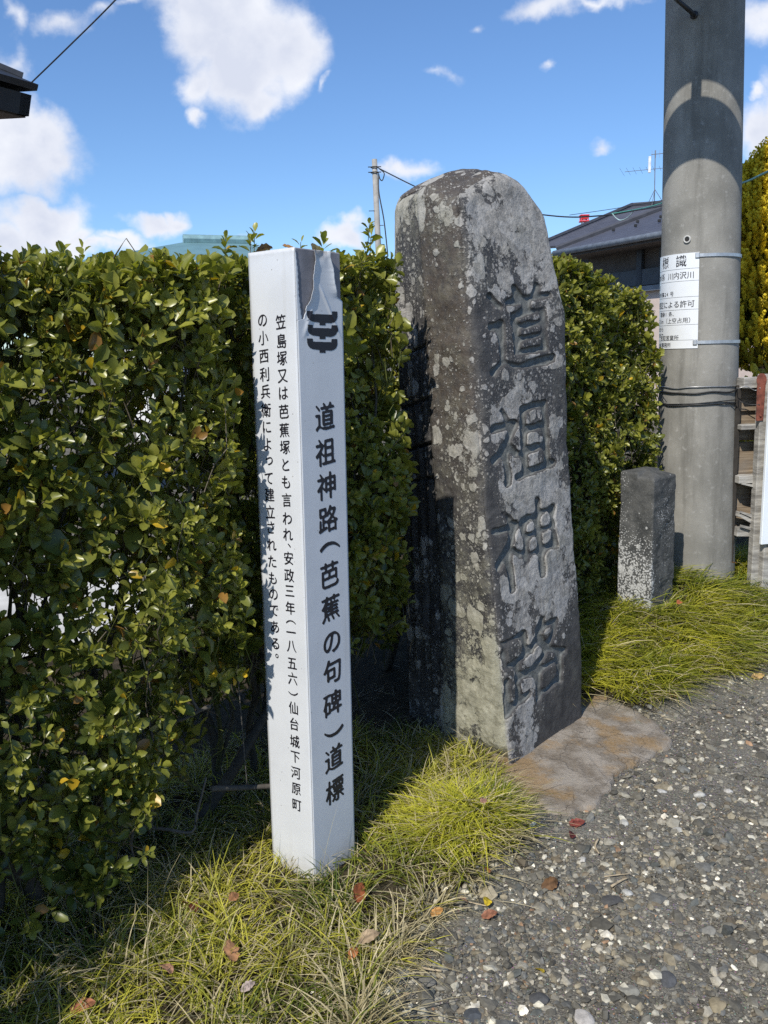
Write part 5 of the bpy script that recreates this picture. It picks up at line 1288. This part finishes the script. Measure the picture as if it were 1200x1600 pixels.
bush(1212, 568, 7.2, .28, 'small yellow shrub at the right edge below the golden conifer', (.10, .11, .02), (.6, .45, .03), 31)

# ================================================================== houses
def quadmesh(polys, name, mat, parent, th=0.0):
    b = MB()
    for p in polys:
        p = np.array(p, float); nn = unit(np.cross(p[1] - p[0], p[2] - p[0])); b.prism(p, nn * th) if th else b.add(p, np.arange(len(p))[None])
    return b.build(name, mat, parent)
# -- right: dark hipped roof
hr = empty('house', (0, 0, 0)); hr['label'] = 'house with a dark slate blue hipped roof and pinkish wall behind the right hedge'; hr['category'] = 'house'
t = NT('slate_roof'); v = t.coord(); br_ = t.n('ShaderNodeTexBrick'); t.set(br_.inputs['Vector'], t.coord((1, 1, 1), 'Object')); br_.inputs['Scale'].default_value = 3.2
br_.inputs['Color1'].default_value = (.062, .066, .085, 1); br_.inputs['Color2'].default_value = (.078, .082, .105, 1); br_.inputs['Mortar'].default_value = (.04, .042, .055, 1); br_.inputs['Mortar Size'].default_value = .012
t.base(t.mix(t.ramp(t.noise(v, 1.4, 5), .35, .7, 0, .4), br_.outputs['Color'], (.10, .105, .125)), .55, 0, .4); t.bump(br_.outputs['Fac'], .4, .01); roofm = t.m
DA = 17.0
e0 = P(868, 391, 19.2); e1 = P(1036, 367, 15.8); ez = (e0[2] + e1[2]) / 2
def atz(px, py, z): return PZ(px, py, z)
e0 = atz(869, 391, ez); ed = unit((e1 - e0) * [1, 1, 0]); e1 = e0 + ed * 9.0; back = np.array([-ed[1], ed[0], 0])
if back[1] < 0: back = -back
dep_ = 6.5; inset = 2.6
def hip_y(r):
    a = e0; b = e0 + ed * inset + back * dep_ / 2 + np.array([0, 0, r]); q = proj(np.array([a + (b - a) * f for f in np.linspace(0, 1, 60)])); return np.interp(1040, q[:, 0], q[:, 1])
rise = min(np.arange(.8, 3.5, .01), key=lambda r: abs(hip_y(r) - 326))
r0 = e0 + ed * inset + back * dep_ / 2 + [0, 0, rise]; r1_ = e1 - ed * inset + back * dep_ / 2 + [0, 0, rise]
f0, f1 = e0 + back * dep_, e1 + back * dep_
hr.location = tuple(np.array([*(e0 + ed * 3 + back * 3)[:2], 0]))
quadmesh([[e0, e1, r1_, r0], [e1, f1, r1_], [f1, f0, r0, r1_], [f0, e0, r0]], 'roof', roofm, hr, -.06)
g0, g1 = P(836, 386, 22.5), P(1150, 386, 21.0); g1[2] = g0[2]; k0_, k1_ = P(988, 322, 24.5), P(1160, 308, 23.6); k1_[2] = k0_[2]; g2, g3 = k0_ * 2 - g0 + [1.5, .5, 0], k1_ * 2 - g1; g2[2] = g3[2] = g0[2]
quadmesh([[g0, g1, k1_, k0_], [g1, g3, k1_], [g3, g2, k0_, k1_], [g2, g0, k0_]], 'rear_roof', roofm, hr, -.06)
b = MB(); b.prism([np.array([p[0], p[1], -.2]) for p in (g0 * .9 + g3 * .1, g1 * .9 + g2 * .1, g3 * .9 + g0 * .1, g2 * .9 + g1 * .1)], [0, 0, g0[2] + .1]); b.build('rear_wall', plain('rear_wall_mat', (.07, .06, .055), .9), hr)
b = MB()
for a, c in ((g0, k0_), (k0_, k1_), (e0, r0), (r0, r1_), (e1, r1_), (f0, r0), (f1, r1_)): b.tube([a + [0, 0, .03], c + [0, 0, .04]], .055, 6)
b.build('ridge_caps', plain('ridge', (.045, .048, .06), .6), hr)
gm_ = plain('guard', (.015, .015, .016), .6)
for k in range(9):
    for row, off_ in ((.55, 0), (.85, .35)):
        p = e0 + ed * (1.1 + k * .62 + off_) ; fr = row / (dep_ / 2); p = p + back * row + [0, 0, rise * fr + .05]; MB().box(p, (.06, .03, .055), bevel=.01).build('snow_guard', gm_, hr)
b = MB(); b.tube([e0 - [0, 0, .07] - back * .06, e1 - [0, 0, .07] - back * .06], .06, 8); b.build('gutter', plain('gutter_mat', (.17, .19, .22), .5), hr, True)
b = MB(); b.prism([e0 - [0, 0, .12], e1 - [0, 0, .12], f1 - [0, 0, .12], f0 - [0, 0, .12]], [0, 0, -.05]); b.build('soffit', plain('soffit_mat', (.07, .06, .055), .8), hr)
ov = .7; w0 = e0 + ed * .15 + back * ov; w1 = e1 - ed * ov + back * ov; wb0 = f0 + ed * ov - back * ov; wb1 = f1 - ed * ov - back * ov
zlow = ez - .17
zm = PZ(1025, 436, 0)[2]
dW = (w0[:2] @ np.array([1, 0])); pr_ = P(1025, 438, float(w0[1] + (w1[1] - w0[1]) * .6)); zmid = pr_[2]
def wallbox(z0, z1, name, mat, inn=0.0):
    b = MB(); p = [q + np.array([0, 0, z0 - q[2]]) for q in (w0 + (ed + back) * inn, w1 + (-ed + back) * inn, wb1 + (-ed - back) * inn, wb0 + (ed - back) * inn)]; b.prism(p, [0, 0, z1 - z0]); return b.build(name, mat, hr)
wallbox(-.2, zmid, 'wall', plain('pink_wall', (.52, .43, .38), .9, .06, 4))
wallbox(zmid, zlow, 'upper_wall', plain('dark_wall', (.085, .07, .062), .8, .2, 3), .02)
b = MB(); b.prism([q + np.array([0, 0, zmid - q[2]]) for q in (w0 - back * .12, w1 - back * .12, w1 - back * .01, w0 - back * .01)], [0, 0, .10]); b.build('ledge', plain('ledge_mat', (.16, .18, .21), .5), hr)
b = MB(); b.prism([q + np.array([0, 0, zmid + .12 - q[2]]) for q in (w0 - back * .06, w1 - back * .06, w1 - back * .012, w0 - back * .012)], [0, 0, .30]); b.build('balcony_panel', plain('balc', (.05, .055, .065), .5), hr)
pm_ = plain('post_dark', (.04, .045, .055), .6)
for u in (1.6, 2.2, 3.4, 4.6, 5.8): MB().box(w0 + ed * u - back * .04 + [0, 0, (zmid + zlow) / 2 - w0[2]], (.14, .06, zlow - zmid - .02), np.stack([ed, back, [0, 0, 1]])).build('wall_post', pm_, hr)
for u in (2.7, 4.0, 5.2):
    wi = MB().box(w0 + ed * u - back * .015 + [0, 0, (zmid + zlow) / 2 + .15 - w0[2]], (.95, .05, .8), np.stack([ed, back, [0, 0, 1]])).build('window', plain('win_frame', (.07, .06, .055), .5), hr)
    MB().box(w0 + ed * u - back * .045 + [0, 0, (zmid + zlow) / 2 + .15 - w0[2]], (.85, .02, .7), np.stack([ed, back, [0, 0, 1]])).build('pane', plain('glass_dark', (.02, .022, .025), .1), wi)
# TV aerial on its roof
an = P(1022, 318, 0); md = unit(r1_ - r0); d_ = ray(1022, 318); k2 = 0
base_a = k0_ + (k1_ - k0_) * .2
for q in np.linspace(0, 1, 301):
    pp_ = k0_ + (k1_ - k0_) * q
    if proj(pp_)[0] >= 1022: base_a = pp_; break
zA = P(1021, 235, base_a[1])[2]
aer = empty('tv_antenna', tuple(base_a)); tag(aer, 'thin television aerial on the ridge of the dark hipped roof', 'antenna')
alu = plain('aerial_metal', (.22, .22, .23), .5, .1, 20, .5)
hA = zA - base_a[2]
MB().tube([base_a + [0, 0, .02], base_a + [-.02, 0, hA]], .012, 6).build('mast', alu, aer)
b = MB()
for a in (0, 2.1, 4.2): b.tube([base_a + [.0, 0, hA * .28], base_a + [math.cos(a) * .32, math.sin(a) * .32, -.08]], .008, 5)
b.build('stays', alu, aer)
b = MB(); q = base_a + [0, 0, hA * .66]; bd = unit(np.array([1.0, -.4, 0])); cd = np.array([-bd[1], bd[0], 0]); b.tube([q - bd * .8, q + bd * .4], .007, 5)
for k in range(9): w_ = .30 + .035 * k; c_ = q + bd * (.45 - k * .165); b.tube([c_ - cd * w_ - [0, 0, .0], c_ + cd * w_], .004, 4)
b.build('lower_yagi', alu, aer)
b = MB(); q = base_a + [0, 0, hA * .93]; b.tube([q - bd * .12, q + bd * .42], .009, 5)
for k in range(6): c_ = q + bd * (-.1 + k * .1); b.tube([c_ - [0, 0, .10], c_ + [0, 0, .10]], .006, 4)
b.build('upper_yagi', alu, aer)
MB().box(base_a + [-.16, 0, hA * .74], (.07, .05, .42), bevel=.01).build('dipole_box', plain('aerial_white', (.7, .72, .74), .5), aer)
# far lattice tower
tw0 = P(912, 385, 160.0); ztw = P(912, 337, 160.0)[2]; zr2 = P(912, 346, 160.0)[2]
tower = empty('radio_tower', (tw0[0], tw0[1], 0)); tag(tower, 'tiny far red and white lattice tower over the dark roof', 'tower')
wht, red = plain('tower_white', (.75, .75, .75), .6), plain('tower_red', (.62, .04, .05), .6)
b = MB()
for sx, sy in ((-1, -1), (1, -1), (1, 1), (-1, 1)): b.tube([(tw0[0] + sx * .9, tw0[1] + sy * .9, 0), (tw0[0] + sx * .35, tw0[1] + sy * .35, zr2)], .10, 5)
for z in np.arange(2, zr2, 1.2):
    w_ = .9 - .55 * z / zr2
    for sx in (-1, 1): b.tube([(tw0[0] - w_, tw0[1] + sx * w_, z), (tw0[0] + w_, tw0[1] + sx * w_, z + 1.1)], .06, 4)
b.build('legs', wht, tower)
b = MB(); b.box((tw0[0], tw0[1], (ztw + zr2) / 2), (1.1, 1.1, (ztw - zr2) * .35), bevel=.1)
for z in (zr2, ztw): b.box((tw0[0], tw0[1], z), (1.6, 1.6, .22), bevel=.05)
for sx in (-1, 1):
    for sy in (-1, 1): b.tube([(tw0[0] + sx * .6, tw0[1] + sy * .6, zr2), (tw0[0] + sx * .6, tw0[1] + sy * .6, ztw)], .1, 5)
b.build('head', red, tower)
# -- pale house with a low teal roof, seen over and through the hedge
hl = empty('house', (0, 0, 0)); hl['label'] = 'pale house whose teal roof edge shows just over the left hedge'; hl['category'] = 'house'
D2 = 15.0; tl, tr_ = P(262, 378, D2), P(345, 384, D2 + .3); zr_ = (tl[2] + tr_[2]) / 2
teal = plain('teal_roof', (.13, .24, .26), .5, .12, 2)
zE = P(180, 397, D2 - 1)[2] - .12
xa, xb = P(150, 400, D2 - 1)[0] - .3, P(470, 400, D2 - 1)[0]
rl = [np.array([xa, D2 - 1.2, zE]), np.array([xb, D2 - .6, zE]), np.array([xb, D2 + 5, zE]), np.array([xa, D2 + 5, zE])]
k0, k1 = np.array([tl[0], D2 + 1.2, P(262, 379, D2 + 1.2)[2]]), np.array([xb - 1.2, D2 + 1.6, P(262, 379, D2 + 1.2)[2]])
hl.location = (float((xa + xb) / 2), D2 + 2, 0)
quadmesh([[rl[0], rl[1], k1, k0], [rl[1], rl[2], k1], [rl[2], rl[3], k0, k1], [rl[3], rl[0], k0]], 'roof', teal, hl, -.08)
b = MB(); b.tube([k0 + [0, 0, .05], k1 + [0, 0, .05]], .09, 8); b.build('ridge_cap', plain('teal_ridge', (.20, .33, .35), .45), hl)
b = MB(); zW = zE - .1; b.prism([(xa + .6, D2 - .6, -.2), (xb - .6, D2 - .1, -.2), (xb - .6, D2 + 4.4, -.2), (xa + .6, D2 + 4.4, -.2)], [0, 0, zW + .2]); b.build('wall', plain('cream_wall', (.78, .77, .74), .8, .05, 2), hl)
for u in (.22, .5, .78):
    cxw = xa + (xb - xa) * u; fr_ = MB().box((cxw, D2 - .62 + .5 * u, 1.5), (1.3, .08, 1.0)).build('window', plain('alu_frame', (.45, .45, .44), .4, .05, 5, .5), hl); MB().box((cxw, D2 - .67 + .5 * u, 1.5), (1.18, .02, .88)).build('pane', plain('glass', (.05, .06, .07), .08), fr_)
# -- left: the dark corner of a near roof
hc = empty('house', (0, 0, 0)); hc['label'] = 'dark roof corner with deep eaves poking in at the upper left'; hc['category'] = 'house'
cn = P(58, 142, 7.5); zc_ = cn[2]
dx1 = unit(np.array([-1, .10, 0])); dy1 = unit(np.array([-.25, 1, 0]))   # along the eave, and back along the verge
A0 = cn; A1 = cn + dx1 * 5; A3 = cn + unit(np.array([-.62, -1, 0])) * 3.2; A2 = A1 + (A3 - A0)
hc.location = (float(A1[0] + .8), float(A1[1]) - 1.5, 0)
blackm = plain('dark_fascia', (.018, .018, .020), .6, .2, 8); tile = plain('roof_tile_dark', (.028, .030, .034), .45, .25, 9)
up_ = np.array([0, 0, 1.0])
ridge0 = A0 + dx1 * 1.9 + (A3 - A0) * .5 + up_ * .95; ridge1 = A1 + (A3 - A0) * .5 + up_ * .95
quadmesh([[A0, A1, ridge1, ridge0], [A3, A0, ridge0], [A2, A3, ridge0, ridge1]], 'roof', tile, hc, .05)
b = MB(); b.tube([A0 + dx1 * .12 + up_ * .09, ridge0 + up_ * .09], .06, 8); b.tube([ridge0 + up_ * .09, ridge1 + up_ * .09], .07, 8); b.build('hip_cap', tile, hc)
b = MB(); i1, i2, i3 = A0 + dx1 * .06 - up_ * .06, A1 - up_ * .06, A3 - up_ * .06
b.prism([A0 + dx1 * .05 - up_ * .03, A1 - up_ * .03, A1 - up_ * .19, A0 + dx1 * .09 - up_ * .19], (A3 - A0) * .03); b.prism([A0 + dx1 * .05 - up_ * .03, A3 + dx1 * .05 - up_ * .03, A3 + dx1 * .09 - up_ * .19, A0 + dx1 * .09 - up_ * .19], dx1 * .05); b.build('fascia', blackm, hc)
b = MB(); b.prism([A0 + dx1 * .12 - up_ * .17, A1 - up_ * .17, A2 - up_ * .17, A3 + dx1 * .12 - up_ * .17], -up_ * .03); b.build('soffit', plain('soffit_brown', (.07, .05, .04), .8, .25, 5), hc)
b = MB(); q = [A0 + dx1 * .9 + (A3 - A0) * .22, A1 + (A3 - A0) * .22, A2 - (A3 - A0) * .22, A3 + dx1 * .9 - (A3 - A0) * .22]; b.prism([np.array([p[0], p[1], -.2]) for p in q], up_ * (zc_ - .20 + .2)); b.build('wall', plain('old_wall', (.20, .17, .14), .9), hc)
# red-roofed house glimpsed at the right between pole and fence
hd_ = empty('house', tuple(P(1172, 600, 26.0))); hd_['label'] = 'far low house with a red roof glimpsed between pole and conifer trunk'; hd_['category'] = 'house'
c_ = P(1164, 585, 26.0); zt2 = P(1164, 560, 26.0)[2]; zr3 = P(1164, 572, 26.0)[2]; zq = P(1164, 583, 26.0)[2]
hd_.location = (c_[0], c_[1], 0)
MB().box((c_[0] + .6, c_[1], zq / 2), (4, 3, zq)).build('wall', plain('far_wall', (.74, .72, .68), .8, .05), hd_)
b = MB(); b.prism([(c_[0] - 1.6, c_[1] - 1.8, zq), (c_[0] - 1.6, c_[1] + 1.8, zq), (c_[0] - 1.6, c_[1], zr3 + .1)], (4.4, 0, 0)); b.build('roof', plain('red_roof', (.33, .06, .06), .7, .2), hd_)

# ================================================================== poles and lines far off
spx = P(585, 249, 18.0); sb_ = np.array([spx[0] + .10, spx[1], 0.0])
svp = empty('service_pole', tuple(sb_)); tag(svp, 'slim grey pole with wire fittings rising behind the hedge left of the pillar', 'utility pole')
MB().tube([sb_, spx], [.075, .052], 12).build('shaft', plain('thin_pole', (.28, .27, .25), .85, .15, 9), svp, True)
for k, z in enumerate(np.arange(spx[2] - 2.1, spx[2] - .8, .28)): MB().tube([np.array([spx[0] + .06 + (.09 if k % 2 else -.2), spx[1] - .03, z]), np.array([spx[0] + .05, spx[1] - .03, z])], .008, 5).build('step', dark_metal, svp)
b = MB()
for z in (-.15, -.25): b.tube(np.array([spx + [.075 * math.cos(a), .075 * math.sin(a), z] for a in np.linspace(0, 6.28, 14)]), .010, 5); b.tube([spx + [-.13, -.04, z], spx + [.13, -.04, z]], .010, 5)
b.build('bands', dark_metal, svp)
def line(name, pts, r, mat, label, sag=0.0, n=40):
    p = crv(pts, n)
    if sag: f = np.linspace(0, 1, n); p[:, 2] -= sag * 4 * f * (1 - f)
    return tag(MB().tube(p, r, 5).build(name, mat, None, True), label, 'cable')
pend = np.array([spx[0] + .08, spx[1], spx[2] - .17])
line('cable', [pend, P(652, 293, 17.2), P(700, 312, 16.5), P(860, 337, 15.0), P(940, 337, 14.2), P(985, 330, 13.5), P(1040, 320, 12.0), P(1100, 300, 10.5)], .012, wire_black, 'black overhead cable from the slim pole passing behind the pillar top', 0, 60)
line('cable', [pend + [0, 0, -.1], P(592, 300, 17.9), P(600, 345, 17.8), P(606, 400, 17.7)], .013, wire_black, 'black drop cable hanging down beside the slim pole')
line('cable', [pend, P(600, 270, 17.9), P(599, 278, 17.9), P(597, 282, 17.9), P(594, 280, 17.9), P(592, 273, 17.9)], .011, wire_black, 'loop of spare cable at the head of the slim pole')
green = plain('green_cable', (.07, .27, .22), .5)
line('cable', [P(955, 334, 13.9), P(985, 329, 13.5), P(1015, 323, 13.0), P(1042, 315, 12.3), P(1100, 298, 9.5), P(1156, 287, 7.4), P(1200, 268, 6.2), P(1260, 240, 5.2)], .009, green, 'green spiral wrapped cable running past the concrete pole to the right', 0, 50)
line('cable', [P(957, 334, 13.8), P(963, 341, 13.8), P(970, 344, 13.75), P(980, 340, 13.6), P(990, 330, 13.4)], .007, plain('pale_cable', (.40, .55, .55), .5), 'pale slack loop of cable hanging in front of the dark roof', 0, 24)
line('cable', [P(890, 336, 16), P(960, 326, 14.5), P(1040, 312, 12.8), P(1110, 298, 11.5)], .005, wire_black, 'thin faint wire sloping up just above the dark roof')
line('cable', [P(46, 132, 7.45), P(110, 70, 7.2), P(184, -4, 7.0), P(300, -130, 6.6)], .006, wire_black, 'thin dark wire rising from the roof corner at the upper left')
line('cable', [P(-40, 380, 20), P(0, 393, 20), P(16, 405, 20), P(60, 440, 20)], .012, wire_black, 'short piece of wire above the hedge at the left edge')
